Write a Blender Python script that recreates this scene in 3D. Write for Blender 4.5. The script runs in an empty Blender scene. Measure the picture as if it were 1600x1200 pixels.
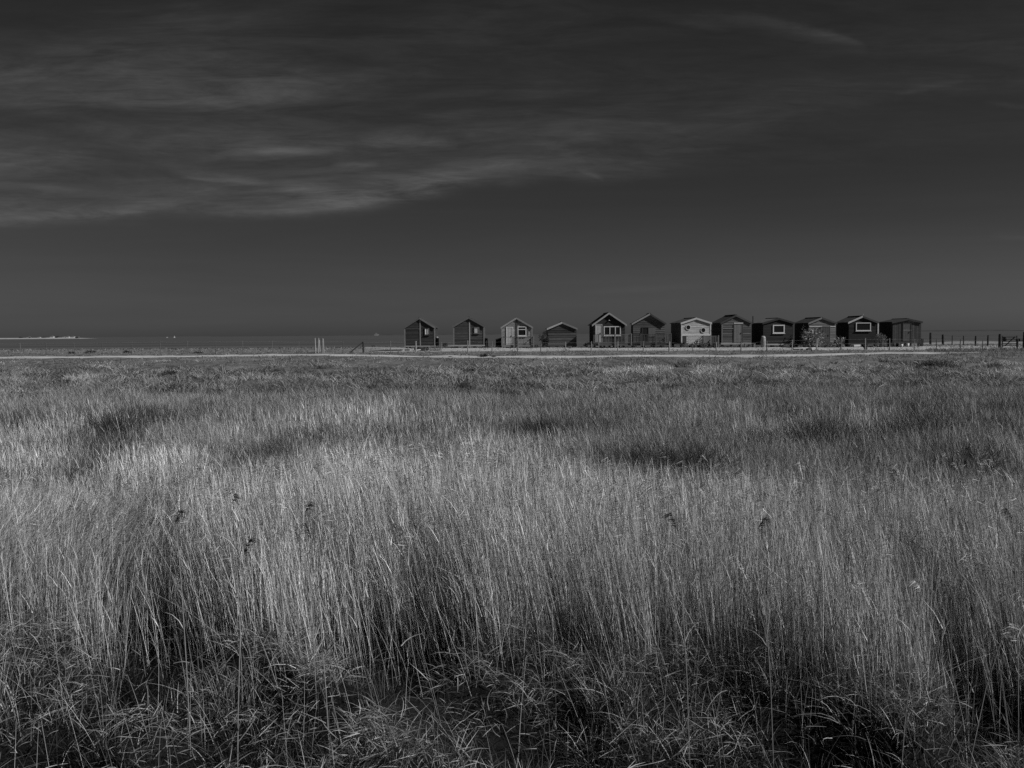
import bpy, math, random
import numpy as np
from mathutils import Vector, Matrix

RS = np.random.RandomState(7)
random.seed(7)
R = math.radians
scene = bpy.context.scene
COL = scene.collection

# ------------------------------------------------------------------ camera
F = 1456.0                      # focal length in photo pixels (1600 wide)
PITCH, ROLL, CAMZ = math.atan(78 / F), R(0.40), 3.0
cam_d = bpy.data.cameras.new("camera")
cam_d.lens = F / 1600 * 36
cam_d.sensor_width = 36
cam_d.clip_start = 0.1
cam_d.clip_end = 60000
cam = bpy.data.objects.new("camera", cam_d)
COL.objects.link(cam)
CM = Matrix.Rotation(R(90) - PITCH, 3, 'X') @ Matrix.Rotation(-ROLL, 3, 'Z')
cam.matrix_world = Matrix.Translation((0, 0, CAMZ)) @ CM.to_4x4()
scene.camera = cam


def pt(px, py, Y):
    """world point at depth Y seen at photo pixel px, py"""
    d = CM @ Vector(((px - 800) / F, (600 - py) / F, -1))
    k = Y / d.y
    return Vector((d.x * k, Y, CAMZ + d.z * k))


# ------------------------------------------------------------------ noise
_lat = np.random.RandomState(3).rand(256, 256)


def vnoise(x, y):
    x = np.asarray(x, float); y = np.asarray(y, float)
    xi = np.floor(x).astype(int); yi = np.floor(y).astype(int)
    fx = x - xi; fy = y - yi
    fx = fx * fx * (3 - 2 * fx); fy = fy * fy * (3 - 2 * fy)
    g = lambda a, b: _lat[a & 255, b & 255]
    return ((g(xi, yi) * (1 - fx) + g(xi + 1, yi) * fx) * (1 - fy)
            + (g(xi, yi + 1) * (1 - fx) + g(xi + 1, yi + 1) * fx) * fy)


def fbm(x, y, o=4):
    s = 0; a = 0.5; t = 0
    for k in range(o):
        s = s + a * vnoise(x * 2 ** k + 17.3 * k, y * 2 ** k + 5.1 * k); t += a; a *= .5
    return s / t


def sstep(a, b, x):
    t = np.clip((np.asarray(x, float) - a) / (b - a), 0, 1)
    return t * t * (3 - 2 * t)


# ------------------------------------------------------------------ terrain
_TY = [-400, -8, 1.5, 4.2, 5.6, 50, 60, 70, 75, 82, 88, 96, 104, 118, 150, 600, 20000]
_TZ = [1.4, 1.4, 1.3, .25, 0, 0, .35, .95, 1.2, 1.48, 1.69, 1.70, 1.55, .2, -2.2, -5, -8]


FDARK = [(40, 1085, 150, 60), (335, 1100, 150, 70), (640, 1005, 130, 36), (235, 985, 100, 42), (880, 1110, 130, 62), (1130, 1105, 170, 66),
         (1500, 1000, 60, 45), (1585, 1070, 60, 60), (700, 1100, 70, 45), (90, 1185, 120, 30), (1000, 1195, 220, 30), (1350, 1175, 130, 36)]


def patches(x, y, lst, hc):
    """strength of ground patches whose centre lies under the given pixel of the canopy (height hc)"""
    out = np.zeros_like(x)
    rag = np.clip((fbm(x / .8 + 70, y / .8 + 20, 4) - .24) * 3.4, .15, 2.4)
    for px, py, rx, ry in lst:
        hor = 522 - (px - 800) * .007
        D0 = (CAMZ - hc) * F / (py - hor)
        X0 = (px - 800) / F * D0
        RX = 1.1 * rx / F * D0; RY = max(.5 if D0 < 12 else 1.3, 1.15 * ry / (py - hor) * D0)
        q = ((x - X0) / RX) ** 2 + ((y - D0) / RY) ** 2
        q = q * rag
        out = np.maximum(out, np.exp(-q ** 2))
    return out


def ground_z(x, y):
    x = np.asarray(x, float); y = np.asarray(y, float)
    u = x / np.maximum(np.abs(y), 1)
    k = 1 + 3.2 * sstep(.40, .47, u)
    yy = np.where(y > 96, 96 + (y - 96) / k, y)
    z = np.interp(yy, _TY, _TZ)
    if y.size and y.min() < 12:
        z = z - .42 * patches(x, y, FDARK, .15)
    near = sstep(4, 7, y) * (1 - sstep(60, 75, y))
    z = z + near * (.34 * (fbm(x / 3.1, y / 3.1) - .5) + .5 * (fbm(x / 11 + 40, y / 11) - .5))
    z = z + .10 * (fbm(x / 1.7, y / 1.7 + 9, 3) - .5) * sstep(3, 5, y) * (1 - sstep(150, 300, y))
    z = z + .28 * (fbm(x / 9 + 3, y / 5) - .5) * sstep(97, 104, y) * (1 - sstep(200, 400, y))
    z = z - .20 * sstep(-12, 40, x) * sstep(76, 86, y) * (1 - sstep(100, 130, y))
    z = z + .34 * (fbm(x / 1.25 + 5, y / 2.0 + 3, 3) - .45) * sstep(26, 38, y) * (1 - sstep(58, 66, y))
    return z


def gz(x, y):
    return float(ground_z(np.array([x]), np.array([y]))[0])


# ------------------------------------------------------------------ materials
MATS = {}


def new_mat(name):
    m = bpy.data.materials.new(name)
    m.use_nodes = True
    nt = m.node_tree
    return m, nt, nt.nodes["Principled BSDF"]


def nd(nt, kind, **kw):
    n = nt.nodes.new(kind)
    for k, v in kw.items():
        if k in n.inputs:
            n.inputs[k].default_value = v
        else:
            setattr(n, k, v)
    return n


def mth(nt, op, a, b=None, c=None, clamp=False):
    n = nt.nodes.new("ShaderNodeMath"); n.operation = op; n.use_clamp = clamp
    for i, v in enumerate((a, b, c)):
        if v is None: continue
        if isinstance(v, (int, float)): n.inputs[i].default_value = v
        else: nt.links.new(v, n.inputs[i])
    return n.outputs[0]


def grey(base, var=.35, scale=(3, 3, 14), rough=.75, spec=.3, fine=.25, bump=0.0):
    """weathered grey surface: tone varies in streaks and specks, times the mesh attribute 'shade'"""
    key = (base, var, scale, rough, spec, fine, bump)
    if key in MATS: return MATS[key]
    m, nt, b = new_mat("weathered_%d" % len(MATS))
    tc = nd(nt, "ShaderNodeTexCoord")
    mp = nd(nt, "ShaderNodeMapping"); mp.inputs["Scale"].default_value = scale
    nt.links.new(tc.outputs["Object"], mp.inputs["Vector"])
    n1 = nd(nt, "ShaderNodeTexNoise", Scale=1.0, Detail=5.0, Roughness=.6)
    nt.links.new(mp.outputs[0], n1.inputs["Vector"])
    n2 = nd(nt, "ShaderNodeTexNoise", Scale=9.0, Detail=3.0)
    nt.links.new(tc.outputs["Object"], n2.inputs["Vector"])
    at = nd(nt, "ShaderNodeAttribute", attribute_name="shade")
    a = mth(nt, 'MULTIPLY_ADD', n1.outputs["Fac"], 4 * var * base, base * (1 - 2 * var))
    f = mth(nt, 'MULTIPLY_ADD', n2.outputs["Fac"], 2 * fine, 1 - fine)
    v = mth(nt, 'MULTIPLY', mth(nt, 'MULTIPLY', a, f), at.outputs["Fac"])
    v = mth(nt, 'MAXIMUM', v, .006)
    nt.links.new(v, b.inputs["Base Color"])
    b.inputs["Roughness"].default_value = rough
    b.inputs["Specular IOR Level"].default_value = spec
    if bump:
        bp = nd(nt, "ShaderNodeBump", Strength=.6, Distance=bump)
        nt.links.new(n2.outputs["Fac"], bp.inputs["Height"])
        nt.links.new(bp.outputs[0], b.inputs["Normal"])
    MATS[key] = m
    return m


def wood(base, var=.35):
    return grey(base, var, (1.3, 1.3, 9), .8, .2)


def glass_mat():
    if "glass" in MATS: return MATS["glass"]
    m, nt, b = new_mat("window_glass")
    b.inputs["Base Color"].default_value = (.012, .012, .012, 1)
    b.inputs["Roughness"].default_value = .08
    b.inputs["Specular IOR Level"].default_value = .5
    MATS["glass"] = m
    return m


def veg_mat(name, gain=1.0, trans=.25, rough=.55, spec=.25):
    m, nt, b = new_mat(name)
    at = nd(nt, "ShaderNodeAttribute", attribute_name="shade")
    v = mth(nt, 'MULTIPLY', at.outputs["Fac"], gain)
    nt.links.new(v, b.inputs["Base Color"])
    b.inputs["Roughness"].default_value = rough
    b.inputs["Specular IOR Level"].default_value = spec
    tr = nd(nt, "ShaderNodeBsdfTranslucent")
    nt.links.new(v, tr.inputs["Color"])
    mx = nd(nt, "ShaderNodeMixShader"); mx.inputs[0].default_value = trans
    nt.links.new(b.outputs[0], mx.inputs[1]); nt.links.new(tr.outputs[0], mx.inputs[2])
    nt.links.new(mx.outputs[0], nt.nodes["Material Output"].inputs["Surface"])
    return m


# ------------------------------------------------------------------ objects
def tag(o, label=None, cat=None, group=None, kind=None):
    if label: o["label"] = label
    if cat: o["category"] = cat
    if group: o["group"] = group
    if kind: o["kind"] = kind
    return o


def empty(name, loc, rz=0, label=None, cat=None, group=None):
    o = bpy.data.objects.new(name, None)
    o.empty_display_size = .3
    COL.objects.link(o)
    o.location = loc; o.rotation_euler = (0, 0, rz)
    return tag(o, label, cat, group)


class MB:
    """collects boxes, bars and hulls into one mesh"""
    def __init__(s):
        s.v = []; s.f = []; s.sh = []

    def add(s, vs, fs, shade=1.0):
        n = len(s.v)
        s.v += [tuple(v) for v in vs]
        for f in fs:
            s.f.append([i + n for i in f]); s.sh.append(shade)
        return s

    def box(s, x0, x1, y0, y1, z0, z1, shade=1.0):
        vs = [(x0, y0, z0), (x1, y0, z0), (x1, y1, z0), (x0, y1, z0),
              (x0, y0, z1), (x1, y0, z1), (x1, y1, z1), (x0, y1, z1)]
        return s.hex(vs, shade)

    def hex(s, vs, shade=1.0):
        return s.add(vs, [(3, 2, 1, 0), (4, 5, 6, 7), (0, 1, 5, 4), (1, 2, 6, 5), (2, 3, 7, 6), (3, 0, 4, 7)], shade)

    def prism(s, poly, y0, y1, shade=1.0):
        """poly: list of (x, z), counter-clockwise seen from the front (-y)"""
        n = len(poly)
        vs = [(x, y0, z) for x, z in poly] + [(x, y1, z) for x, z in poly]
        fs = [tuple(range(n)), tuple(range(2 * n - 1, n - 1, -1))]
        fs += [(i, i + n, (i + 1) % n + n, (i + 1) % n) for i in range(n)]
        return s.add(vs, fs, shade)

    def bar(s, p, q, w, h=None, shade=1.0, taper=1.0):
        p = Vector(p); q = Vector(q); d = (q - p).normalized(); h = h or w
        up = Vector((0, 0, 1)) if abs(d.z) < .9 else Vector((0, 1, 0))
        a = d.cross(up).normalized(); b = a.cross(d).normalized()
        vs = []
        for c, t in ((p, 1), (q, taper)):
            for i, j in ((-1, -1), (1, -1), (1, 1), (-1, 1)):
                vs.append(c + a * (i * w / 2 * t) + b * (j * h / 2 * t))
        return s.hex(vs, shade)

    def tube(s, pts, rads, n=8, shade=1.0, cap=True):
        rings = []; vs = []; fs = []
        m = len(pts)
        for i, p in enumerate(pts):
            p = Vector(p)
            d = (Vector(pts[min(i + 1, m - 1)]) - Vector(pts[max(i - 1, 0)]))
            if d.length < 1e-6: d = Vector((0, 0, 1))
            d.normalize()
            up = Vector((1, 0, 0)) if abs(d.x) < .9 else Vector((0, 1, 0))
            a = d.cross(up).normalized(); b = d.cross(a)
            for k in range(n):
                t = 2 * math.pi * k / n
                vs.append(p + (a * math.cos(t) + b * math.sin(t)) * rads[i])
        for i in range(m - 1):
            for k in range(n):
                fs.append((i * n + k, i * n + (k + 1) % n, (i + 1) * n + (k + 1) % n, (i + 1) * n + k))
        if cap:
            fs.append(tuple(range(n - 1, -1, -1))); fs.append(tuple(range((m - 1) * n, m * n)))
        return s.add(vs, fs, shade)

    def lathe(s, prof, n=14, shade=1.0):
        return s.tube([(0, 0, z) for r, z in prof], [r for r, z in prof], n, shade)

    def build(s, name, mat, parent=None, smooth=False, loc=None):
        me = bpy.data.meshes.new(name)
        me.from_pydata(s.v, [], s.f)
        at = me.attributes.new("shade", 'FLOAT', 'FACE')
        at.data.foreach_set("value", np.array(s.sh, 'f'))
        me.materials.append(mat)
        if smooth:
            for p in me.polygons: p.use_smooth = True
        me.update()
        o = bpy.data.objects.new(name, me)
        COL.objects.link(o)
        if parent: o.parent = parent
        if loc is not None: o.location = loc
        return o


def np_mesh(name, V, Q, shade, mat, parent=None):
    """V (n,3) verts, Q (m,4) quads, shade per vertex"""
    me = bpy.data.meshes.new(name)
    me.vertices.add(len(V)); me.vertices.foreach_set("co", np.ascontiguousarray(V, 'f').ravel())
    me.loops.add(Q.size); me.loops.foreach_set("vertex_index", np.ascontiguousarray(Q, 'i').ravel())
    me.polygons.add(len(Q))
    me.polygons.foreach_set("loop_start", np.arange(0, Q.size, 4, dtype='i'))
    at = me.attributes.new("shade", 'FLOAT', 'POINT')
    at.data.foreach_set("value", np.ascontiguousarray(shade, 'f'))
    me.materials.append(mat)
    me.update(calc_edges=True)
    o = bpy.data.objects.new(name, me)
    COL.objects.link(o)
    if parent: o.parent = parent
    return o


class Ribbons:
    """many thin blades in one mesh"""
    def __init__(s):
        s.V = []; s.Q = []; s.S = []; s.n = 0

    def add(s, base, d, L, W, bend, nseg, shade, tip=.15, widen=0.0):
        N = len(base)
        if N == 0: return None
        d = d / np.linalg.norm(d, axis=1, keepdims=True)
        rv = RS.normal(size=(N, 3)); rv[:, 2] *= .3
        side = np.cross(d, rv); side /= np.linalg.norm(side, axis=1, keepdims=True) + 1e-9
        t = np.linspace(0, 1, nseg + 1)
        P = base[:, None, :] + L[:, None, None] * (d[:, None, :] * t[None, :, None] + bend[:, None, :] * (t ** 2)[None, :, None])
        prof = (1 - t) * (1 - tip) + tip
        if widen: prof = np.minimum(1, np.minimum(.35 + t * widen, prof * 1.6))
        w = .5 * W[:, None] * prof[None, :]
        A = P - side[:, None, :] * w[:, :, None]
        B = P + side[:, None, :] * w[:, :, None]
        V = np.stack([A, B], 2).reshape(-1, 3)
        k = np.arange(nseg) * 2
        q = np.stack([k, k + 1, k + 3, k + 2], 1)
        Q = (q[None] + (np.arange(N) * (nseg + 1) * 2)[:, None, None]).reshape(-1, 4) + s.n
        s.V.append(V); s.Q.append(Q); s.S.append(np.repeat(shade, (nseg + 1) * 2)); s.n += len(V)
        return P

    def build(s, name, mat, parent=None):
        return np_mesh(name, np.concatenate(s.V), np.concatenate(s.Q), np.concatenate(s.S), mat, parent)


# ------------------------------------------------------------------ world, sun
SUN_EL, SUN_AZ = R(36), R(110)      # azimuth clockwise from +Y: the sun stands to the right, a little behind the camera's line
w = bpy.data.worlds.new("World"); scene.world = w; w.use_nodes = True
nt = w.node_tree
bg = nt.nodes["Background"]
sky = nd(nt, "ShaderNodeTexSky", sky_type='NISHITA', sun_disc=False, sun_elevation=SUN_EL, sun_rotation=SUN_AZ,
         altitude=0, air_density=1.0, dust_density=.6, ozone_density=1.0)
sep = nd(nt, "ShaderNodeSeparateColor"); nt.links.new(sky.outputs[0], sep.inputs[0])
red = sep.outputs[0]                                     # a red filter over black-and-white film
geo = nd(nt, "ShaderNodeTexCoord")
sx = nd(nt, "ShaderNodeSeparateXYZ"); nt.links.new(geo.outputs["Generated"], sx.inputs[0])
yy = mth(nt, 'MAXIMUM', sx.outputs[1], .08)
u = mth(nt, 'DIVIDE', sx.outputs[0], yy)
v = mth(nt, 'DIVIDE', sx.outputs[2], yy)
cv = nd(nt, "ShaderNodeCombineXYZ"); nt.links.new(u, cv.inputs[0]); nt.links.new(v, cv.inputs[1])


def cloud_noise(su, sv, detail, rough, off, dist=0.0, rot=0.0):
    mp = nd(nt, "ShaderNodeMapping"); mp.inputs["Scale"].default_value = (su, sv, 1)
    mp.inputs["Location"].default_value = (off, off * .7, off * .3)
    mp.inputs["Rotation"].default_value = (0, 0, rot)
    nt.links.new(cv.outputs[0], mp.inputs[0])
    n = nd(nt, "ShaderNodeTexNoise", Scale=1.0, Detail=detail, Roughness=rough, Distortion=dist)
    nt.links.new(mp.outputs[0], n.inputs["Vector"])
    return n.outputs["Fac"]


wob = cloud_noise(4, 10, 4, .55, 2.1)
wob2 = cloud_noise(16, 40, 4, .6, 9.4)
vw = mth(nt, 'ADD', mth(nt, 'ADD', v, mth(nt, 'MULTIPLY_ADD', wob, .020, -.010)), mth(nt, 'MULTIPLY_ADD', wob2, .012, -.006))
fib = cloud_noise(5, 36, 9, .68, .7, 1.0, R(4))          # long fibres
fib2 = cloud_noise(15, 110, 7, .7, 4.7, .8, R(-4))          # fine fibres
mass = cloud_noise(2.6, 11, 6, .58, 3.3, .6, R(2))         # thicker and thinner parts
fibre = mth(nt, 'ADD', mth(nt, 'MULTIPLY', fib, .62), mth(nt, 'MULTIPLY', fib2, .38))
tex = mth(nt, 'MAXIMUM', mth(nt, 'MULTIPLY_ADD', fibre, 7.5, -2.9), .05)
tex = mth(nt, 'MULTIPLY', tex, mth(nt, 'MAXIMUM', mth(nt, 'MULTIPLY_ADD', mass, 3.6, -1.05), .12))
soft = mth(nt, 'MAXIMUM', mth(nt, 'MULTIPLY_ADD', mass, 3.2, -.85), .1)
soft = mth(nt, 'MULTIPLY', soft, mth(nt, 'MAXIMUM', mth(nt, 'MULTIPLY_ADD', fibre, 5.2, -1.6), .1))
tot = None


def put(g):
    global tot
    tot = g if tot is None else mth(nt, 'ADD', tot, g)


def curve(pts, lo, hi):
    """photo-pixel curve (x -> value) as a function of the direction u, value range lo..hi"""
    n = nt.nodes.new("ShaderNodeFloatCurve")
    c = n.mapping.curves[0]
    P = [((x - 800) / F * .5 + .5, (y - lo) / (hi - lo)) for x, y in pts]
    c.points[0].location = P[0]; c.points[1].location = P[-1]
    for q in P[1:-1]: c.points.new(*q)
    n.mapping.use_clip = False
    n.mapping.update()
    nt.links.new(mth(nt, 'MULTIPLY_ADD', u, .5, .5), n.inputs["Value"])
    return mth(nt, 'MULTIPLY_ADD', n.outputs[0], hi - lo, lo)


# cloud layers: height of the lower edge, sharpness below, fade above, strength along u, texture
LAYERS = [
    ([(-400, 352), (0, 346), (270, 327), (500, 322), (640, 300), (800, 276), (940, 280), (1150, 262), (1500, 262)], 9, 46,
     [(-400, .18), (0, .20), (250, .14), (520, .24), (800, .22), (950, .10), (1150, .05), (1500, .02)], tex),
    ([(-400, 346), (0, 340), (300, 322), (520, 318), (800, 272), (950, 264), (1200, 240), (1600, 230)], 14, 150,
     [(-400, .24), (0, .24), (500, .27), (800, .21), (1000, .12), (1250, .06), (1600, .04)], soft),
    ([(-400, 160), (0, 162), (250, 160), (450, 155), (560, 150), (800, 148), (1200, 150), (1600, 150)], 12, 80,
     [(-400, .42), (0, .42), (250, .38), (450, .30), (560, .12), (700, .05), (1200, .02), (1600, .02)], soft),
    ([(-400, 250), (0, 245), (400, 235), (800, 240), (1000, 222), (1200, 190), (1400, 150), (1600, 132), (1900, 120)], 22, 150,
     [(-400, .14), (0, .16), (400, .14), (800, .14), (1000, .11), (1300, .11), (1600, .13), (1900, .13)], soft),
    ([(-400, 90), (0, 90), (300, 70), (600, 60), (900, 50), (1300, 20), (1600, 10), (1900, 10)], 30, 140,
     [(-400, .06), (0, .06), (600, .08), (900, .07), (1300, .04), (1600, .02), (1900, .02)], soft)]
for edge, lo, hi, stg, tx_ in LAYERS:
    vv = [(x, (522 - y) / F) for x, y in edge]
    dv = mth(nt, 'SUBTRACT', vw, curve(vv, 0, .45))
    up = mth(nt, 'MULTIPLY', mth(nt, 'MAXIMUM', dv, 0.0), F / hi)
    dn = mth(nt, 'MULTIPLY', mth(nt, 'MINIMUM', dv, 0.0), F / lo)
    e = mth(nt, 'ADD', mth(nt, 'MULTIPLY', up, up), mth(nt, 'MULTIPLY', dn, dn))
    g = mth(nt, 'EXPONENT', mth(nt, 'MULTIPLY', e, -1.0))
    put(mth(nt, 'MULTIPLY', mth(nt, 'MULTIPLY', g, curve(stg, 0, .6)), tx_))
STREAKS = [  # single cirrus bands: u, v of both ends, sag, thickness below and above, strength
    (-60, 347, 300, 322, 0, 5, 12, .34), (270, 271, 440, 284, -3, 4, 14, .36), (430, 284, 560, 310, -2, 9, 16, .40), (620, 294, 830, 268, 3, 5, 16, .30),
    (340, 244, 560, 236, 3, 6, 14, .40), (560, 226, 720, 228, 6, 8, 10, .40), (520, 256, 600, 256, 0, 5, 8, .34), (670, 266, 900, 266, 5, 4, 10, .26),
    (1060, 34, 1352, 90, 14, 12, 7, .20), (1230, 52, 1350, 88, 8, 8, 4, .20), (980, 30, 1140, 62, 3, 6, 8, .10), (840, 216, 960, 226, 5, 8, 12, .20), (990, 246, 1150, 236, 0, 4, 8, .16),
    (1090, 190, 1260, 166, 0, 6, 8, .10), (1390, 162, 1500, 138, 0, 4, 6, .12), (900, 458, 1110, 453, 0, 5, 6, .10), (1530, 176, 1620, 181, 0, 3, 4, .12), (1540, 373, 1640, 376, 0, 4, 5, .10),
    (900, 270, 945, 284, 3, 3, 5, .22), (90, 236, 160, 248, 0, 3, 8, .22), (640, 188, 860, 182, 0, 5, 6, .14)]
for (x0, y0, x1, y1, sag, lo, hi, st) in STREAKS:
    u0, u1 = (x0 - 800) / F, (x1 - 800) / F
    v0, v1 = (522 - y0) / F, (522 - y1) / F
    s = mth(nt, 'DIVIDE', mth(nt, 'SUBTRACT', u, u0), u1 - u0)
    win = mth(nt, 'MULTIPLY', mth(nt, 'MULTIPLY', s, 4.0), mth(nt, 'SUBTRACT', 1.0, s))
    win = mth(nt, 'POWER', mth(nt, 'MAXIMUM', win, 0.0), .8)
    line = mth(nt, 'MULTIPLY_ADD', s, v1 - v0, v0)
    if sag:
        line = mth(nt, 'MULTIPLY_ADD', win, sag / F, line)
    dv = mth(nt, 'SUBTRACT', vw, line)
    up = mth(nt, 'MULTIPLY', mth(nt, 'MAXIMUM', dv, 0.0), F / hi)
    dn = mth(nt, 'MULTIPLY', mth(nt, 'MINIMUM', dv, 0.0), F / lo)
    e = mth(nt, 'ADD', mth(nt, 'MULTIPLY', up, up), mth(nt, 'MULTIPLY', dn, dn))
    g = mth(nt, 'MULTIPLY', mth(nt, 'EXPONENT', mth(nt, 'MULTIPLY', e, -1.0)), mth(nt, 'MULTIPLY', win, st))
    put(mth(nt, 'MULTIPLY', g, mth(nt, 'MAXIMUM', mth(nt, 'MULTIPLY_ADD', fibre, 2.6, -.55), .1)))
cl = tot
SKY_GAIN, CLOUD = .107, .72
low = cloud_noise(1.6, 26, 5, .6, 8.2, .4, R(-2))
base = mth(nt, 'MULTIPLY', red, mth(nt, 'MULTIPLY_ADD', low, SKY_GAIN * .34, SKY_GAIN * .83))
# thin haze bank low on the right
hb_ = mth(nt, 'MULTIPLY_ADD', u, 1.0, .35, clamp=True)
hz_ = mth(nt, 'MULTIPLY', mth(nt, 'SUBTRACT', v, .035), 14.0)
hz_ = mth(nt, 'EXPONENT', mth(nt, 'MULTIPLY', mth(nt, 'MULTIPLY', hz_, hz_), -1.0))
base = mth(nt, 'MULTIPLY_ADD', mth(nt, 'MULTIPLY', hb_, hz_), .22, base)
fin = mth(nt, 'MULTIPLY_ADD', cl, CLOUD, base)
nt.links.new(fin, bg.inputs["Color"])
bg.inputs["Strength"].default_value = .1

sd = bpy.data.lights.new("sun", 'SUN'); sd.energy = 4.5; sd.angle = R(.5); sd.color = (1, .98, .95)
sd.color = (1, 1, 1)
so = bpy.data.objects.new("sun", sd); COL.objects.link(so)
sdir = Vector((math.sin(SUN_AZ) * math.cos(SUN_EL), math.cos(SUN_AZ) * math.cos(SUN_EL), math.sin(SUN_EL)))
so.rotation_euler = sdir.to_track_quat('Z', 'Y').to_euler()
so.location = (40, -20, 60)

# ------------------------------------------------------------------ ground sheet
ys = np.concatenate([np.arange(-30, 4, 2), np.arange(4, 16, .25), np.arange(16, 50, .6), np.arange(50, 120, .7),
                     np.array([122, 126, 132, 140, 150, 165, 185, 210, 260, 330, 450, 700, 1500, 4000, 9000, 16000])])
us = np.concatenate([np.linspace(-3, -.9, 24), np.linspace(-.89, .89, 240), np.linspace(.9, 3, 24)])
GY, GU = np.meshgrid(ys, us, indexing='ij')
GX = GU * (np.abs(GY) + 9)
GZ = ground_z(GX, GY)
V = np.stack([GX, GY, GZ], -1).reshape(-1, 3)
ny, nx = GX.shape
idx = np.arange(ny * nx).reshape(ny, nx)
Q = np.stack([idx[:-1, :-1], idx[:-1, 1:], idx[1:, 1:], idx[1:, :-1]], -1).reshape(-1, 4)

m, gn, gb = new_mat("marsh_and_shingle_ground")
tc = nd(gn, "ShaderNodeTexCoord")
sp = nd(gn, "ShaderNodeSeparateXYZ"); gn.links.new(tc.outputs["Object"], sp.inputs[0])


def gnoise(scale, detail, rough=.6, stretch=(1, 1, 1)):
    mp = nd(gn, "ShaderNodeMapping"); mp.inputs["Scale"].default_value = stretch
    gn.links.new(tc.outputs["Object"], mp.inputs[0])
    n = nd(gn, "ShaderNodeTexNoise", Scale=scale, Detail=detail, Roughness=rough)
    gn.links.new(mp.outputs[0], n.inputs["Vector"])
    return n.outputs["Fac"]


def gramp(val, pairs):
    r = nd(gn, "ShaderNodeMapRange"); r.interpolation_type = 'SMOOTHSTEP'
    gn.links.new(val, r.inputs[0])
    (a, va), (b, vb) = pairs
    r.inputs[1].default_value = a; r.inputs[2].default_value = b
    r.inputs[3].default_value = va; r.inputs[4].default_value = vb
    return r.outputs[0]


ywob = mth(gn, 'ADD', sp.outputs[1], mth(gn, 'MULTIPLY_ADD', gnoise(.12, 4), 6.0, -3.0))
mud = .010
turf = mth(gn, 'MULTIPLY_ADD', gnoise(1.1, 6, .7, (1, .5, 1)), .34, -.05)
turf = mth(gn, 'MULTIPLY', turf, mth(gn, 'MULTIPLY_ADD', gnoise(.16, 3, .5, (1, .7, 1)), 1.0, .5))
sand = mth(gn, 'MULTIPLY_ADD', gnoise(.55, 6, .72, (.6, 1.3, 1)), .56, .05)
to_turf = gramp(ywob, ((44, 0), (60, 1)))
yard = mth(gn, 'MULTIPLY', gramp(ywob, ((81.5, 0), (84.5, 1))), gramp(ywob, ((93, 1), (99, 0))))
xl = gramp(sp.outputs[0], ((-16, .12), (-9, 1)))
yard = mth(gn, 'MULTIPLY', yard, xl)
beach = gramp(ywob, ((103, 0), (110, .4)))
c = nd(gn, "ShaderNodeMix"); c.data_type = 'FLOAT'; c.inputs[2].default_value = mud
gn.links.new(to_turf, c.inputs[0]); gn.links.new(turf, c.inputs[3])
c2 = nd(gn, "ShaderNodeMix"); c2.data_type = 'FLOAT'
gn.links.new(mth(gn, 'MAXIMUM', yard, beach), c2.inputs[0]); gn.links.new(c.outputs[0], c2.inputs[2]); gn.links.new(sand, c2.inputs[3])
gn.links.new(mth(gn, 'MAXIMUM', c2.outputs[0], .01), gb.inputs["Base Color"])
gb.inputs["Roughness"].default_value = .95; gb.inputs["Specular IOR Level"].default_value = .1
bp = nd(gn, "ShaderNodeBump", Strength=.8, Distance=.10)
gn.links.new(gnoise(2.2, 6, .7), bp.inputs["Height"]); gn.links.new(bp.outputs[0], gb.inputs["Normal"])
ground = np_mesh("ground", V, Q, np.ones(len(V)), m)
ground.data.polygons.foreach_set("use_smooth", np.ones(len(Q), bool))
tag(ground, "dark marsh soil rising to the sandy bank under the huts", "ground", kind="structure")

# the sandy track along the foot of the bank
TR = [(-200, 31.5), (0, 31.5), (200, 31), (330, 31.3), (480, 29.9), (560, 31.2), (640, 34.2), (760, 35.0), (900, 37), (1000, 35.3),
      (1100, 36.4), (1180, 37.4), (1260, 36), (1350, 33.9), (1470, 33.9), (1560, 34.5), (1700, 35)]
tx = np.arange(-200, 1531, 6.0)
td = np.interp(tx, [a for a, b in TR], [b for a, b in TR])
td = np.convolve(np.pad(td, 8, 'edge'), np.ones(17) / 17, 'valid') + .35 * (fbm(tx / 40, tx * 0) - .5)
rows = []
Yc = np.linspace(66, 90, 400)
for a, d in zip(tx, td):
    X = (a - 800) / F * Yc
    drop = (CAMZ - ground_z(X, Yc)) * F / Yc
    y = Yc[np.argmin(np.abs(drop - d))]
    rows.append(((a - 800) / F * y, y))
rows = np.array(rows)
rows[:, 1] = np.convolve(np.pad(rows[:, 1], 6, 'edge'), np.ones(13) / 13, 'valid')
rows[:, 0] = (tx - 800) / F * rows[:, 1]
wid = .6 + 1.0 * fbm(tx / 60, tx * 0 + 4) - .5 * sstep(1380, 1530, tx)
TV = []
for k in np.linspace(-1, 1, 5):
    ty = rows[:, 1] + k * wid * (1 + .25 * (fbm(tx / 9, tx * 0 + k * 5 + 20) - .5))
    txx = rows[:, 0]
    TV.append(np.stack([txx, ty, ground_z(txx, ty) + .03 - .02 * abs(k)], -1))
TV = np.stack(TV, 0)
nr, nc = TV.shape[:2]
idx = np.arange(nr * nc).reshape(nr, nc)
TQ = np.stack([idx[:-1, :-1], idx[:-1, 1:], idx[1:, 1:], idx[1:, :-1]], -1).reshape(-1, 4)
track = np_mesh("track", TV.reshape(-1, 3), TQ, np.ones(nr * nc),
                grey(.38, .34, (.35, 1.4, 1), .95, .1, .45))
tag(track, "pale sandy track running along the foot of the bank", "track", kind="structure")


def track_y(x):
    return float(np.interp(x, rows[:, 0], rows[:, 1]))


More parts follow.
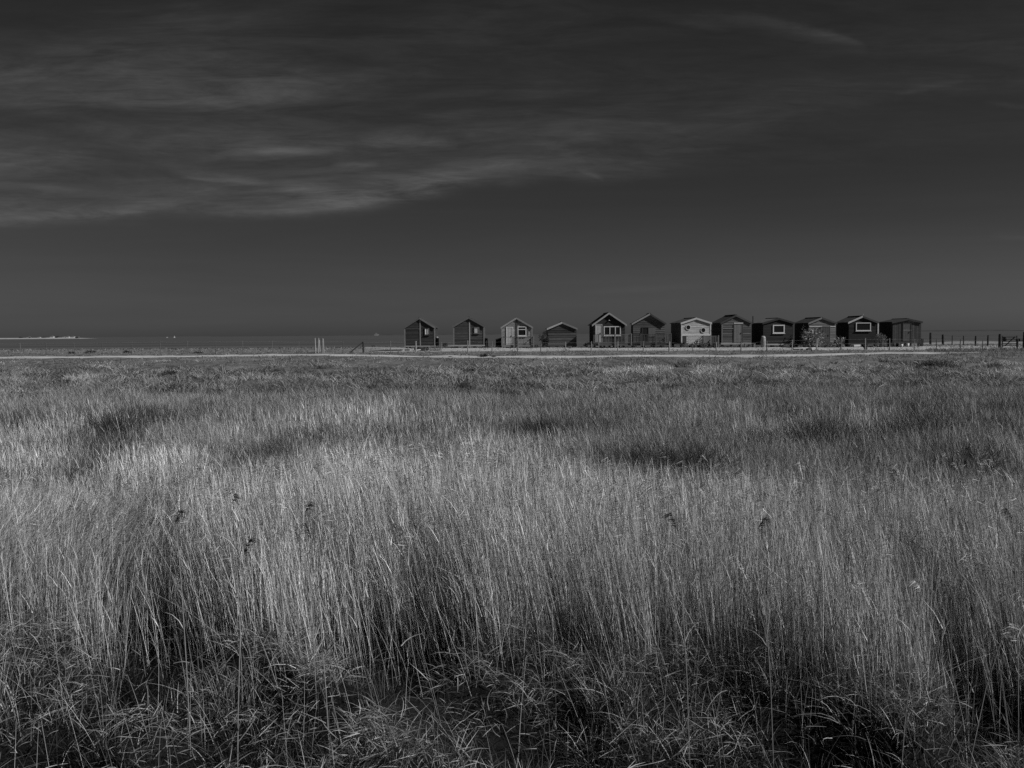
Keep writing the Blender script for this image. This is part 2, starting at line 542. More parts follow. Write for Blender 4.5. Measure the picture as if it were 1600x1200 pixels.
# ------------------------------------------------------------------ sea
SEA = -1.2
sy = np.array([100, 130, 170, 240, 400, 800, 2000, 5000, 12000, 40000.0])
sxx = np.linspace(-1, 1, 9)
SX = sxx[None, :] * (sy[:, None] * 1.6 + 120)
SV = np.stack([SX, np.repeat(sy[:, None], 9, 1), np.full_like(SX, SEA)], -1).reshape(-1, 3)
idx = np.arange(90).reshape(10, 9)
SQ = np.stack([idx[:-1, :-1], idx[:-1, 1:], idx[1:, 1:], idx[1:, :-1]], -1).reshape(-1, 4)
m, sn, sb = new_mat("sea_water")
gn = sn
tc = nd(sn, "ShaderNodeTexCoord")
sb.inputs["Base Color"].default_value = (.055, .055, .055, 1)
sb.inputs["IOR"].default_value = 1.33
n1 = gnoise(.012, 4, .55, (.25, 1.6, 1))
sn.links.new(mth(sn, 'MULTIPLY_ADD', n1, .5, .12), sb.inputs["Roughness"])
sn.links.new(mth(sn, 'MULTIPLY_ADD', n1, .10, .03), sb.inputs["Base Color"])
bp = nd(sn, "ShaderNodeBump", Strength=.5, Distance=.25)
sn.links.new(gnoise(.5, 4, .6, (.5, 1, 1)), bp.inputs["Height"]); sn.links.new(bp.outputs[0], sb.inputs["Normal"])
sea = np_mesh("sea", SV, SQ, np.ones(90), m)
tag(sea, "calm grey sea reaching to the horizon", "sea", kind="structure")

# far coast: a low ridge along the horizon
cx = np.arange(330, 1760, 8)
for nm, D0, h0, h1, x0, x1, alb in (("coast", 9000, 10, 15, 330, 1760, .055), ("far_hills", 14000, 10, 26, 1150, 1800, .10)):
    cx = np.arange(x0, x1, 8.0)
    X = (cx - 800) / F * D0
    fade = sstep(x0, x0 + 300, cx)
    H = (h0 + (h1 - h0) * fbm(cx / 60, cx * 0 + D0, 4)) * (.25 + .75 * fade)
    Vv = []
    for dy, hz in ((0, 0), (60, .85), (250, 1), (700, 0)):
        Vv.append(np.stack([X, np.full_like(X, D0 + dy), SEA - .2 + H * hz], -1))
    Vv = np.stack(Vv); nr, nc = Vv.shape[:2]
    idx = np.arange(nr * nc).reshape(nr, nc)
    CQ = np.stack([idx[:-1, :-1], idx[:-1, 1:], idx[1:, 1:], idx[1:, :-1]], -1).reshape(-1, 4)
    o = np_mesh(nm, Vv.reshape(-1, 3), CQ, np.ones(nr * nc), grey(alb, .2, (.01, .01, .01), 1, 0))
    tag(o, "low dark coast lying along the horizon" if nm == "coast" else "grey hills far beyond the right horizon",
        "coast" if nm == "coast" else "hills", kind="structure")

# spit on the left horizon, with its houses and trees
DS = 2500
cx = np.arange(-260, 122, 6.0)
X = (cx - 800) / F * DS
H = 3.2 * (1 - sstep(60, 118, cx)) * (.8 + .4 * fbm(cx / 30, cx * 0)) + .2
Vv = np.stack([np.stack([X, np.full_like(X, DS + dy), SEA - .3 + H * hz], -1) for dy, hz in ((0, 0), (25, .75), (60, 1), (160, .9), (220, 0))])
nr, nc = Vv.shape[:2]; idx = np.arange(nr * nc).reshape(nr, nc)
CQ = np.stack([idx[:-1, :-1], idx[:-1, 1:], idx[1:, 1:], idx[1:, :-1]], -1).reshape(-1, 4)
tag(np_mesh("sand_spit", Vv.reshape(-1, 3), CQ, np.ones(nr * nc), grey(.3, .2, (.05, .05, .1), 1, 0)),
    "low pale spit of land on the left horizon", "spit", kind="structure")

wh = [(24.5, 9, 4.6, .42, "first small white house from the left tip among the far trees"),
      (41, 7, 3.6, .35, "grey low house between two dark trees on the spit"),
      (62, 10, 6.2, .45, "tallest white house standing clear in the middle of the far spit"),
      (81, 8, 4.4, .4, "white house just right of the largest dark tree on the spit"),
      (87, 9, 5.2, .42, "white house second from the right end of the spit"),
      (95, 10, 5.0, .42, "last white house at the right end of the far spit")]
for px, w_, h_, alb, lab in wh:
    x = (px - 800) / F * DS
    e_ = empty("spit_house", (x, DS + 70, SEA + 2.5), 0, lab, "house", "houses on the far spit")
    b_ = MB(); b_.prism([(-w_ / 2, 0), (w_ / 2, 0), (w_ / 2, h_ * .62), (0, h_ * .62), (-w_ / 2, h_ * .62)], 0, 8)
    b_.build("wall", grey(alb, .1), e_)
    b_ = MB(); b_.prism([(-w_ / 2 - .4, h_ * .62 + .01), (w_ / 2 + .4, h_ * .62 + .01), (0, h_)], -.4, 8.4)
    b_.build("roof", grey(.25 if alb > .5 else .1, .1), e_)


# ------------------------------------------------------------------ foliage plants
def leaf_cloud(rb, n, cx_, cy_, cz_, rx, ry, rz, L, Wd, sh, droop=-.2, up=.3, clumps=9):
    c = RS.normal(size=(clumps, 3)); c /= np.linalg.norm(c, axis=1, keepdims=True)
    c *= RS.uniform(.35, .8, (clumps, 1))
    p = c[RS.randint(clumps, size=n)] + RS.normal(size=(n, 3)) * .26
    r = np.linalg.norm(p, axis=1, keepdims=True); p = np.where(r > 1, p / r, p)
    d = p + RS.normal(size=(n, 3)) * .6; d[:, 2] += up
    b = p * np.array([rx, ry, rz]) + np.array([cx_, cy_, cz_])
    bend = np.zeros((n, 3)); bend[:, 2] = droop
    rb.add(b, d, L * RS.uniform(.6, 1.3, n), Wd * RS.uniform(.7, 1.3, n), bend, 2, sh * RS.uniform(.6, 1.4, n), widen=2.0)


def bush(name, px, Y, w_, h_, label, cat, sh, n=420, L=.16, Wd=.07, clumps=9, up=.3, group=None, stems=5, slim=1.0):
    x = pt(px, 540, Y).x
    z = gz(x, Y)
    e_ = empty(name, (x, Y, z), 0, label, cat, group)
    b_ = MB()
    for k in range(stems):
        a = 2 * math.pi * k / stems + .4
        b_.tube([(0.04 * math.cos(a), .04 * math.sin(a), -.1), (w_ * .14 * math.cos(a), w_ * .14 * math.sin(a), h_ * .4),
                 (w_ * .28 * math.cos(a), w_ * .28 * math.sin(a), h_ * .8)], [.035, .025, .008], 5)
    b_.build("stem", wood(.12), e_)
    rb = Ribbons()
    leaf_cloud(rb, n, 0, 0, h_ * .52, w_ / 2, w_ / 2 * .9, h_ * .5, L, Wd, sh, up=up, clumps=clumps)
    rb.build("foliage", VEG, e_)
    return e_


VEG = veg_mat("leaf_blades", 1.0, .15)
for px, w_, h_, lab in ((17, 14, 3.6, "long dark tree clump nearest the left edge of the far spit"),
                        (31, 15, 3.4, "dark tree clump between the first white house and the grey house on the spit"),
                        (54, 13, 3.2, "dark tree clump left of the tallest white house on the spit"),
                        (75, 13, 5.2, "largest darkest tree clump on the far spit"),
                        (108, 16, 1.6, "low dark scrub on the thin right tip of the spit")):
    x = (px - 800) / F * DS
    e_ = empty("spit_tree", (x, DS + 55, SEA + 2.0), 0, lab, "tree", "trees on the far spit")
    MB().tube([(0, 0, 0), (0, 0, h_ * .6)], [.4, .2], 6).build("trunk", wood(.06), e_)
    rb = Ribbons(); leaf_cloud(rb, 220, 0, 0, h_ * .55, w_ / 2, 4, h_ * .5, 1.3, .9, .035)
    rb.build("crown", VEG, e_)


def boat(px, D_, L, h_, alb, lab, name="small_boat"):
    x = (px - 800) / F * D_
    e_ = empty(name, (x, D_, SEA - .2), .3, lab, "boat", "boats on the horizon")
    b_ = MB()
    b_.hex([(-L / 2 * .85, -L * .14, 0), (L / 2 * .7, -L * .14, 0), (L / 2 * .7, L * .14, 0), (-L / 2 * .85, L * .14, 0),
            (-L / 2, -L * .18, h_ * .45), (L / 2, -L * .05, h_ * .5), (L / 2, L * .05, h_ * .5), (-L / 2, L * .18, h_ * .45)])
    b_.build("hull", grey(alb, .1), e_)
    MB().box(-L * .22, L * .14, -L * .09, L * .09, h_ * .46, h_ * .95).build("cabin", grey(alb * .9, .1), e_)
    return e_


boat(125, 2900, 5, 6.5, .25, "small pale boat off the tip of the left spit")
boat(262.5, 2900, 6, 3.6, .28, "low pale boat left of its taller twin on the sea")
boat(274, 2900, 5, 6.5, .38, "taller white boat right of a low pale one on the sea")
boat(589, 7500, 44, 22, .12, "faint dark ship on the horizon left of the first hut", "distant_ship")

# ------------------------------------------------------------------ beach huts
HD, HDEP = 91.0, 3.6
HUTS = {}


def hut(key, L, Rr, eave, apex, base, gnd, label, wall, roof=.05, bargeL=.1, bargeR=.1, corner=None, back=None, apx=None,
        bh=.15, vertical=False, sidew=None, depth=HDEP, apron=True, beam=.12, eaveR=None, over=.12, jitter=.25, front=0.0):
    D = HD + front
    s = D / F
    mid = (L + Rr) / 2
    p = pt(mid, base, D)
    zg = CAMZ - (CAMZ - pt(mid, gnd, D).z)
    zground = gz(p.x, D)
    th = 0.0
    if back is not None:
        xf = pt(L, base, D).x; xb = pt(back, base, D + depth).x
        th = math.atan2(-(xb - xf), depth)
    e_ = empty("beach_hut", (p.x, D, zground), th, label, "beach hut", "beach huts in a row on the bank")
    W = (Rr - L) * s / math.cos(th)
    hw = W / 2
    zf = p.z - zground                # floor level above the ground
    ze = zf + (base - eave) * s; za = zf + (base - apex) * s
    ax = ((apx if apx is not None else mid) - mid) * s

    def half(z):                      # left and right edge at height z
        if z <= ze: return -hw, hw
        t = min(1, (z - ze) / (za - ze))
        return -hw + (ax + hw) * t, hw + (ax - hw) * t

    rng = random.Random(hash(key) & 0xffff if isinstance(key, int) else sum(map(ord, key)))
    b_ = MB()
    b_.prism([(-hw, zf), (hw, zf), (hw, ze), (ax, za), (-hw, ze)], 0, depth, .8)
    jit = lambda: 1 + rng.uniform(-jitter, jitter)
    if not vertical:
        z = zf
        while z < za - .02:
            z1 = min(z + bh, za)
            cuts = [z, z1] if not (z < ze < z1) else [z, ze, z1]
            sh = jit()
            for c0, c1 in zip(cuts[:-1], cuts[1:]):
                f0 = .028 - .022 * (c0 - z) / bh; f1 = .028 - .022 * (c1 - z) / bh
                a0, b0 = half(c0); a1, b1 = half(c1)
                if c1 <= ze + 1e-6: a1, b1 = -hw, hw
                b_.hex([(a0, -f0, c0), (b0, -f0, c0), (b0, .01, c0), (a0, .01, c0), (a1, -f1, c1), (b1, -f1, c1), (b1, .01, c1), (a1, .01, c1)], sh)
            if z < ze:
                zt = min(z1, ze)
                f1 = .028 - .022 * (zt - z) / bh
                for sg in (-1, 1):
                    sh = jit()
                    xo0 = sg * (hw + .028); xo1 = sg * (hw + f1); xi = sg * (hw - .01)
                    x0a, x0b = min(xo0, xi), max(xo0, xi); x1a, x1b = min(xo1, xi), max(xo1, xi)
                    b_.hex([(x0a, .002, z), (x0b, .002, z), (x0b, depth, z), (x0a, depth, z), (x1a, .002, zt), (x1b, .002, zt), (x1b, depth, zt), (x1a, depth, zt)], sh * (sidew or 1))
            z = z1
    else:
        x = -hw
        while x < hw - .02:
            x1 = min(x + bh, hw); sh = jit()
            top = lambda q: ze + (za - ze) * ((q + hw) / (ax + hw) if q < ax else (hw - q) / (hw - ax))
            pr = rng.choice((.018, .026))
            b_.hex([(x + .006, -pr, zf), (x1 - .006, -pr, zf), (x1 - .006, .01, zf), (x + .006, .01, zf),
                    (x + .006, -pr, top(x + .006)), (x1 - .006, -pr, top(x1 - .006)), (x1 - .006, .01, top(x1 - .006)), (x + .006, .01, top(x + .006))], sh)
            x = x1
        y = .01
        while y < depth - .02:
            y1 = min(y + bh, depth); sh = jit()
            for sg in (-1, 1):
                xa, xb_ = sorted((sg * (hw - .01), sg * (hw + rng.choice((.018, .026)))))
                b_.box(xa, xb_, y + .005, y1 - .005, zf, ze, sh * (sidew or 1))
            y = y1
    b_.build("wall", wood(wall, .3), e_)
    # roof
    b_ = MB(); t_ = .055
    for sg in (-1, 1):
        x0 = sg * hw; L_ = math.hypot(ax - x0, za - ze); k = over / L_
        xo = x0 + (x0 - ax) * k; zo = ze - (za - ze) * k
        g = .03
        vs = [(xo, -over, zo + g), (ax, -over, za + g), (ax, depth + over, za + g), (xo, depth + over, zo + g)]
        vs += [(a, b, c + t_) for a, b, c in vs]
        if sg > 0:
            vs = [vs[1], vs[0], vs[3], vs[2], vs[5], vs[4], vs[7], vs[6]]
        b_.hex(vs, 1)
        for yk in (.35, .68):       # felt laps
            yy_ = depth * yk
            vs2 = [(xo, yy_, zo + g + t_), (ax, yy_, za + g + t_), (ax, yy_ + .05, za + g + t_), (xo, yy_ + .05, zo + g + t_)]
            vs2 += [(a, b, c + .012) for a, b, c in vs2]
            if sg > 0: vs2 = [vs2[1], vs2[0], vs2[3], vs2[2], vs2[5], vs2[4], vs2[7], vs2[6]]
            b_.hex(vs2, 1.3)
    b_.box(ax - .09, ax + .09, -over + .004, depth + over - .004, za + .045, za + .03 + t_ + .03, 1.1)
    rf = b_.build("roof", grey(roof, .35, (2, 1, 2), .9, .15, .4), e_)
    for sg, alb in ((-1, bargeL), (1, bargeR)):
        x0 = sg * hw; L_ = math.hypot(ax - x0, za - ze); k = over / L_
        xo = x0 + (x0 - ax) * k; zo = ze - (za - ze) * k
        hb = .13
        vs = [(xo, -over - .03, zo + .04 - hb), (ax, -over - .03, za + .04 - hb), (ax, -over - .002, za + .04 - hb), (xo, -over - .002, zo + .04 - hb)]
        vs += [(a, b, c + hb + .05) for a, b, c in vs]
        if sg > 0: vs = [vs[1], vs[0], vs[3], vs[2], vs[5], vs[4], vs[7], vs[6]]
        MB().hex(vs).build("barge_board", wood(alb, .12), e_)
    if corner:
        for sg in (-1, 1):
            xa, xb_ = sorted((sg * (hw + .045), sg * (hw - .07)))
            MB().box(xa, xb_, -.05, -.001, zf, ze - .02).build("corner_trim", wood(corner, .12), e_)
    # floor beam and blocks
    if beam:
        MB().box(-hw - .05, hw + .05, -.07, depth, zf - .13, zf - .002).build("floor_beam", wood(beam, .2), e_)
    nb = 4
    for i in range(nb):
        xx = -hw + .12 + (W - .24) * i / (nb - 1)
        MB().box(xx - .09, xx + .09, .05, .3, -.25, zf - .132).build("support_block", wood(.07), e_)
        MB().box(xx - .09, xx + .09, depth - .4, depth - .1, -.35, zf - .132).build("support_block", wood(.05), e_)
    H = dict(e=e_, s=s, mid=mid, base=base, zf=zf, hw=hw, ze=ze, za=za, depth=depth)
    HUTS[key] = H
    return H


def hx(H, px): return (px - H['mid']) * H['s']
def hz(H, py): return H['zf'] + (H['base'] - py) * H['s']


def trim(H, x0, x1, y0, y1, alb, name="trim_board", proud=.055):
    MB().box(hx(H, x0), hx(H, x1), -proud, -.002, hz(H, y1), hz(H, y0)).build(name, wood(alb, .1), H['e'])


def door(H, x0, x1, y0, y1, alb, frame, boards=5, fw=.07):
    X0, X1, Z0, Z1 = hx(H, x0), hx(H, x1), hz(H, y1), hz(H, y0)
    b_ = MB()
    n = boards
    for i in range(n):
        a = X0 + (X1 - X0) * i / n; c = X0 + (X1 - X0) * (i + 1) / n
        b_.box(a + .006, c - .006, -.045, -.002, Z0, Z1, random.uniform(.85, 1.15))
    d_ = b_.build("door", wood(alb, .15), H['e'])
    b_ = MB()
    b_.box(X0 - fw, X0 - .001, -.07, -.002, Z0, Z1 + fw); b_.box(X1 + .001, X1 + fw, -.07, -.002, Z0, Z1 + fw)
    b_.box(X0, X1, -.068, -.002, Z1 + .001, Z1 + fw - .003)
    b_.build("door_frame", wood(frame, .1), d_)
    MB().box(X1 - .14, X1 - .09, -.09, -.045, (Z0 + Z1) / 2 - .07, (Z0 + Z1) / 2 + .07).build("handle", grey(.05), d_)
    return d_


def window(H, x0, x1, y0, y1, frame, fw=.075, vbars=(), hbars=(), pane=None, sill=True):
    X0, X1, Z0, Z1 = hx(H, x0), hx(H, x1), hz(H, y1), hz(H, y0)
    b_ = MB()
    b_.box(X0, X0 + fw, -.085, -.002, Z0, Z1); b_.box(X1 - fw, X1, -.085, -.002, Z0, Z1)
    b_.box(X0 + fw, X1 - fw, -.083, -.002, Z1 - fw, Z1 - .002); b_.box(X0 + fw, X1 - fw, -.083, -.002, Z0 + .002, Z0 + fw)
    for t in vbars:
        xx = X0 + (X1 - X0) * t
        b_.box(xx - fw * .42, xx + fw * .42, -.079, -.034, Z0 + fw, Z1 - fw)
    for t in hbars:
        zz = Z1 - (Z1 - Z0) * t
        b_.box(X0 + fw, X1 - fw, -.076, -.034, zz - fw * .42, zz + fw * .42)
    wn = b_.build("window", wood(frame, .08), H['e'])
    MB().box(X0 + fw, X1 - fw, -.036, -.004, Z0 + fw, Z1 - fw).build("pane", pane or glass_mat(), wn)
    if sill:
        MB().box(X0 - .05, X1 + .05, -.13, -.002, Z0 - .05, Z0 - .002).build("sill", wood(frame, .08), wn)
    return wn


def deck(H, x0, x1, fl, top, dep, alb, rail=.1, posts=(), gnd_drop=None, bal=True, balpitch=.13, gap=None, fascia=True, frac=1.0):
    """platform in front of the hut with posts, rails and balusters"""
    e_ = H['e']; X0, X1 = hx(H, x0), hx(H, x1); Zf, Zt = hz(H, fl), hz(H, top)
    b_ = MB()
    n = max(3, int(dep / .15))
    for i in range(n):
        b_.box(X0, X1, -dep + dep * i / n + .006, -dep + dep * (i + 1) / n - .006 - (.08 if i == n - 1 else 0), Zf - .04, Zf, random.uniform(.85, 1.15))
    b_.build("deck", wood(alb, .2), e_)
    if fascia:
        MB().box(X0, X1, -dep - .03, -dep + .002, Zf - .2, Zf - .045).build("deck_fascia", wood(alb * .8, .2), e_)
    xs = [hx(H, q) for q in posts]
    for xx in xs:
        MB().box(xx - .05, xx + .05, -dep - .135, -dep - .035, -.3, Zt + .06).build("deck_post", wood(rail * 1.3, .2), e_)
    b_ = MB()
    b_.box(X0, X1, -dep - .03, -dep + .02, Zt - .05, Zt); b_.box(X0, X1, -dep - .028, -dep + .018, Zf + .08, Zf + .13)
    for sx_ in (X0 + .02, X1 - .07):
        b_.box(sx_, sx_ + .05, -dep + .021, -.06, Zt - .052, Zt - .002)
    if bal:
        xx = X0 + .05
        while xx < X1 - .03:
            if not (gap and hx(H, gap[0]) < xx < hx(H, gap[1])):
                b_.box(xx - .022, xx + .022, -dep - .015, -dep + .008, Zf + .131, Zt - .051, random.uniform(.7, 1.3))
            xx += balpitch
        yy_ = -dep + .12
        while yy_ < -.08:
            for sx_ in (X0 + .03, X1 - .06): b_.box(sx_, sx_ + .025, yy_ - .022, yy_ + .022, Zf + .01, Zt - .053)
            yy_ += balpitch
    b_.build("railing", wood(rail, .25), e_)


# 1
H = hut('1', 632.6, 679.3, 512, 497.4, 540, 543, "leftmost dark hut with a pale central trim and two white curtains", .036, .05, .10, .16, corner=.17, beam=.24, bh=.14)
trim(H, 656, 657.6, 500, 540, .22); trim(H, 634, 656, 513.4, 514.6, .09)
wn = window(H, 663.6, 671.4, 512.6, 523.4, .06, .05)
for a, c in ((664.6, 666.4), (668.2, 670.4)):
    MB().box(hx(H, a), hx(H, c), -.045, -.037, hz(H, 522.6), hz(H, 513.6)).build("curtain", grey(.75, .1), wn)
# 2
H = hut('2', 709, 756.4, 510, 496.6, 539, 543, "dark hut second from the left with one pale blank window", .052, .05, .12, .10, corner=.16, beam=.30, bh=.15)
trim(H, 733, 734.8, 503, 539, .30)
window(H, 741, 749, 511.2, 521, .14, .05, pane=grey(.42, .15))
MB().box(hx(H, 700), hx(H, 708.2), -.07, .6, H['zf'] - .13, H['zf'] - .003).build("floor_beam", wood(.28, .2), H['e'])
# 3
H = hut('3', 784.2, 831.4, 511.6, 497.3, 540, 542.5, "mid grey hut with a white framed sash window and picket veranda", .22, .035, .27, .20, corner=.22, beam=.1, bh=.13, back=784.6, apx=807.2)
trim(H, 806.3, 809, 500, 511, .06); trim(H, 806.3, 808.2, 511, 539, .10); trim(H, 823.4, 825.6, 511, 524, .09)
door(H, 792.2, 800.8, 512, 538.6, .46, .62)
window(H, 808.8, 822.6, 510.2, 525.2, .55, .085, hbars=(.32,))
deck(H, 784.4, 833.6, 538.6, 526.2, 1.1, .2, .13, (785, 803, 809.4, 833.4), balpitch=.17, gap=(792, 801))
# 4
H = hut('4', 856.2, 900.6, 513.6, 504.3, 538.8, 541.5, "lowest hut, dark with wide lapped boards and no window", .060, .04, .38, .18, bh=.24, jitter=.5, beam=.06, front=1.0)
# 5
H = hut('5', 927.4, 976.4, 506.8, 489.8, 535, 542, "tall black hut with a three pane white window and railed deck", .024, .05, .30, .26, corner=None, beam=.05, bh=.13, back=921.2, apx=951.4, over=.2)
door(H, 931, 940, 507.6, 534.6, .40, .30)
window(H, 943.2, 970, 509.8, 524.6, .50, .09, vbars=(.36, .68))
MB().lathe([(.02, 0), (.09, .02), (.09, .06), (.02, .1)], 10).build("wall_lamp", grey(.3), H['e'], loc=(hx(H, 951.6), -.1, hz(H, 501.5)))
deck(H, 926.4, 983.2, 536.4, 522.4, 1.5, .10, .12, (932.6, 957.6, 982.6), balpitch=.14, gap=(932, 940))
# 6
H = hut('6', 989.4, 1038.4, 505.4, 491, 535, 542, "grey brown hut whose left roof edge only is pale, behind dark railings", .10, .035, .30, .07, beam=.05, bh=.18, back=986.4, apx=1015.4, over=.16)
door(H, 1004.4, 1012.4, 512, 534.6, .022, .06)
trim(H, 1013.4, 1024, 514.5, 526, .15, "shutter"); trim(H, 1001.8, 1004, 518, 534, .05)
deck(H, 985.5, 1046.4, 536.2, 522, 1.5, .07, .075, (1000, 1023, 1045.8), balpitch=.15)
# 7
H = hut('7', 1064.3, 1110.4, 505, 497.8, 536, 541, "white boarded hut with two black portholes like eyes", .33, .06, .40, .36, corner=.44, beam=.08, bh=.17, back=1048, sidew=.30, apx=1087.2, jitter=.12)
for cx_, cy_, r in ((1074.7, 511.6, 3.3), (1098.8, 516, 3.3)):
    rr = r * H['s']
    fr = MB(); n = 24
    ring = []
    for k in range(n):
        t = 2 * math.pi * k / n; c_, s_ = math.cos(t), math.sin(t)
        ring += [(c_ * rr * 1.28, -.08, s_ * rr * 1.28), (c_ * rr, -.08, s_ * rr), (c_ * rr, -.02, s_ * rr), (c_ * rr * 1.28, -.02, s_ * rr * 1.28)]
    fs = []
    for k in range(n):
        a = 4 * k; b0 = 4 * ((k + 1) % n)
        for i in range(4):
            fs.append((a + i, a + (i + 1) % 4, b0 + (i + 1) % 4, b0 + i))
    fr.add(ring, fs)
    po = fr.build("porthole", wood(.44, .08), H['e'], loc=(hx(H, cx_), 0, hz(H, cy_)))
    MB().prism([(math.cos(2 * math.pi * k / n) * rr * .995, math.sin(2 * math.pi * k / n) * rr * .995) for k in range(n)], -.04, -.03).build("pane", glass_mat(), po)
trim(H, 1064.5, 1110.2, 522.4, 524.6, .50)
b_ = MB()
x0, x1 = hx(H, 1072.5), hx(H, 1094); z0, z1 = hz(H, 539), hz(H, 525)
k = x0
while k < x1: b_.box(k, k + .05, -.62, -.60, z0, z1); k += .15
k = z0
while k < z1: b_.box(x0, x1, -.645, -.621, k, k + .05); k += .15
b_.build("trellis", wood(.42, .1), H['e'])
trim(H, 1064.5, 1072, 524.8, 536, .04, "recess_panel", .03); trim(H, 1094.6, 1110.2, 524.8, 536, .16, "lower_panel", .03)
deck(H, 1094.5, 1118.6, 537.4, 525, .9, .1, .10, (1094.8, 1106, 1118.2), balpitch=.14)
# 8
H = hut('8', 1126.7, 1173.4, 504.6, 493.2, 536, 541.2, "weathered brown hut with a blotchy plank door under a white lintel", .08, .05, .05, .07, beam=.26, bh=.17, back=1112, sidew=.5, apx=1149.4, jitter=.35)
door(H, 1147, 1159.4, 506.8, 535, .15, .07, boards=4); trim(H, 1146.4, 1161, 504.4, 505.6, .55)
trim(H, 1126.9, 1128.6, 506, 536, .14)
trim(H, 1127, 1147, 512.8, 513.8, .2); trim(H, 1127, 1147, 506.0, 506.8, .2)
# 9
H = hut('9', 1192, 1240, 505, 498.2, 537, 541, "black hut with one wide white framed window and a stovepipe", .024, .11, .035, .035, beam=.30, bh=.13, back=1174, apx=1216.6)
window(H, 1207, 1225.6, 507.6, 520.8, .52, .10)
MB().tube([(0, 0, 0), (0, 0, .75)], [.06, .06], 8).build("stovepipe", grey(.04), H['e'], loc=(hx(H, 1188), 2.4, H['ze'] + .0))
# 10
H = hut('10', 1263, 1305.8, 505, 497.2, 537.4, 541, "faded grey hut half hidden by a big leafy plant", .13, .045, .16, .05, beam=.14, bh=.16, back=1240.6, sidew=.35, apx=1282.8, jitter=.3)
door(H, 1282.6, 1296, 511.4, 537, .07, .10, boards=4)
trim(H, 1263.2, 1284, 509.6, 510.8, .5); trim(H, 1296.6, 1305.6, 509.6, 510.8, .5)
trim(H, 1270, 1280, 512, 524, .04, "shutter")
# 11
H = hut('11', 1326, 1369.9, 503.9, 494.9, 536, 540.6, "pitch black hut with a white framed picture window, pale left roof edge", .018, .06, .40, .06, beam=.04, bh=.13, back=1306.4, apx=1346.6)
window(H, 1336.8, 1360, 504.2, 517, .52, .075)
MB().tube([(0, 0, 0), (0, 0, .32)], [.05, .05], 8).build("flue", grey(.3), H['e'], loc=(0.15, .5, H['za'] - .05))
trim(H, 1370.6, 1372.4, 504.2, 524, .45, "downpipe", .07)
# 12
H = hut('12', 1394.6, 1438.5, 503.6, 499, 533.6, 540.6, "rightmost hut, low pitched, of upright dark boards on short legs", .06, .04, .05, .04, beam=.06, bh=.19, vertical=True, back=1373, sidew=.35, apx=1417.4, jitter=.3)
door(H, 1411, 1422, 505.6, 533, .10, .05, boards=3)
trim(H, 1411, 1424, 515.4, 516.6, .18); trim(H, 1421.4, 1422.6, 518, 533, .05); trim(H, 1418, 1431, 502.4, 503.6, .18)


# ------------------------------------------------------------------ things round the huts
def at(px, Y):
    x = pt(px, 540, Y).x
    return Vector((x, Y, gz(x, Y)))


def butt(px, Y, r, h_, alb, lab, lid=None):
    e_ = empty("water_butt", at(px, Y), 0, lab, "water butt", "water butts beside the huts")
    MB().lathe([(r * .86, -.05), (r * .9, .1), (r, h_ * .35), (r, h_ * .6), (r * .9, h_ * .93), (r * .7, h_)], 16).build("barrel", grey(alb, .15, (2, 2, 3), .5), e_, smooth=True)
    b_ = MB()
    for q in (.2, .5, .8):
        b_.lathe([(r * .97, h_ * q), (r * 1.04, h_ * q + .01), (r * 1.04, h_ * q + .04), (r * .97, h_ * q + .05)], 16)
    b_.build("hoop", grey(alb * .8), e_)
    MB().lathe([(r * .72, h_ + .001), (r * .74, h_ + .04), (r * .2, h_ + .07)], 16).build("lid", grey(lid or alb), e_)


butt(683.3, 91.8, .16, 1.0, .025, "tall black water butt with a pale lid right of the leftmost hut", .5)
butt(759.8, 91.6, .17, .9, .022, "black water butt at the right wall of the second hut", .03)
butt(1192.6, 90.0, .24, 1.0, .24, "pale rounded water butt in front of the hut with the stovepipe", .5)
# small store left of the veranda hut
e_ = empty("storage_box", at(779, 92.2), 0, "small black store box with a sloping lid left of the veranda hut", "storage box")
MB().hex([(-.28, 0, -.1), (.28, 0, -.1), (.28, 1, -.1), (-.28, 1, -.1), (-.28, 0, .78), (.28, 0, .95), (.28, 1, .95), (-.28, 1, .78)]).build("box_body", wood(.02), e_)
MB().hex([(-.33, -.05, .785), (.33, -.05, .965), (.33, 1.05, .965), (-.33, 1.05, .785), (-.33, -.05, .82), (.33, -.05, 1.0), (.33, 1.05, 1.0), (-.33, 1.05, .82)]).build("lid", wood(.05), e_)
# bench
e_ = empty("bench", at(1171.5, 89.6), 0, "low grey plank bench in front of the weathered hut with white lintel", "bench")
b_ = MB()
for k in range(3): b_.box(-.52, .52, -.2 + k * .14, -.08 + k * .14, .34, .38, random.uniform(.8, 1.2))
b_.build("seat", wood(.22), e_)
for sx_ in (-.45, .45):
    for sy_ in (-.16, .18): MB().box(sx_ - .035, sx_ + .035, sy_ - .035, sy_ + .035, -.08, .338).build("leg", wood(.2), e_)
# buckets under the rightmost hut
for px, lab, hh in ((1408.8, "small white bucket under the door of the rightmost hut", .28), (1418.6, "larger pale bucket by the right legs of the rightmost hut", .36)):
    e_ = empty("bucket", at(px, 89.9), 0, lab, "bucket", "buckets under the rightmost hut")
    MB().lathe([(.10, -.02), (.13, hh), (.12, hh), (.09, .03)], 14).build("bucket_body", grey(.6, .1), e_, smooth=True)
    b_ = MB(); b_.tube([(.13 * math.cos(t), 0, hh + .10 * math.sin(t)) for t in np.linspace(0, math.pi, 9)], [.008] * 9, 5)
    b_.build("handle", grey(.2), e_)

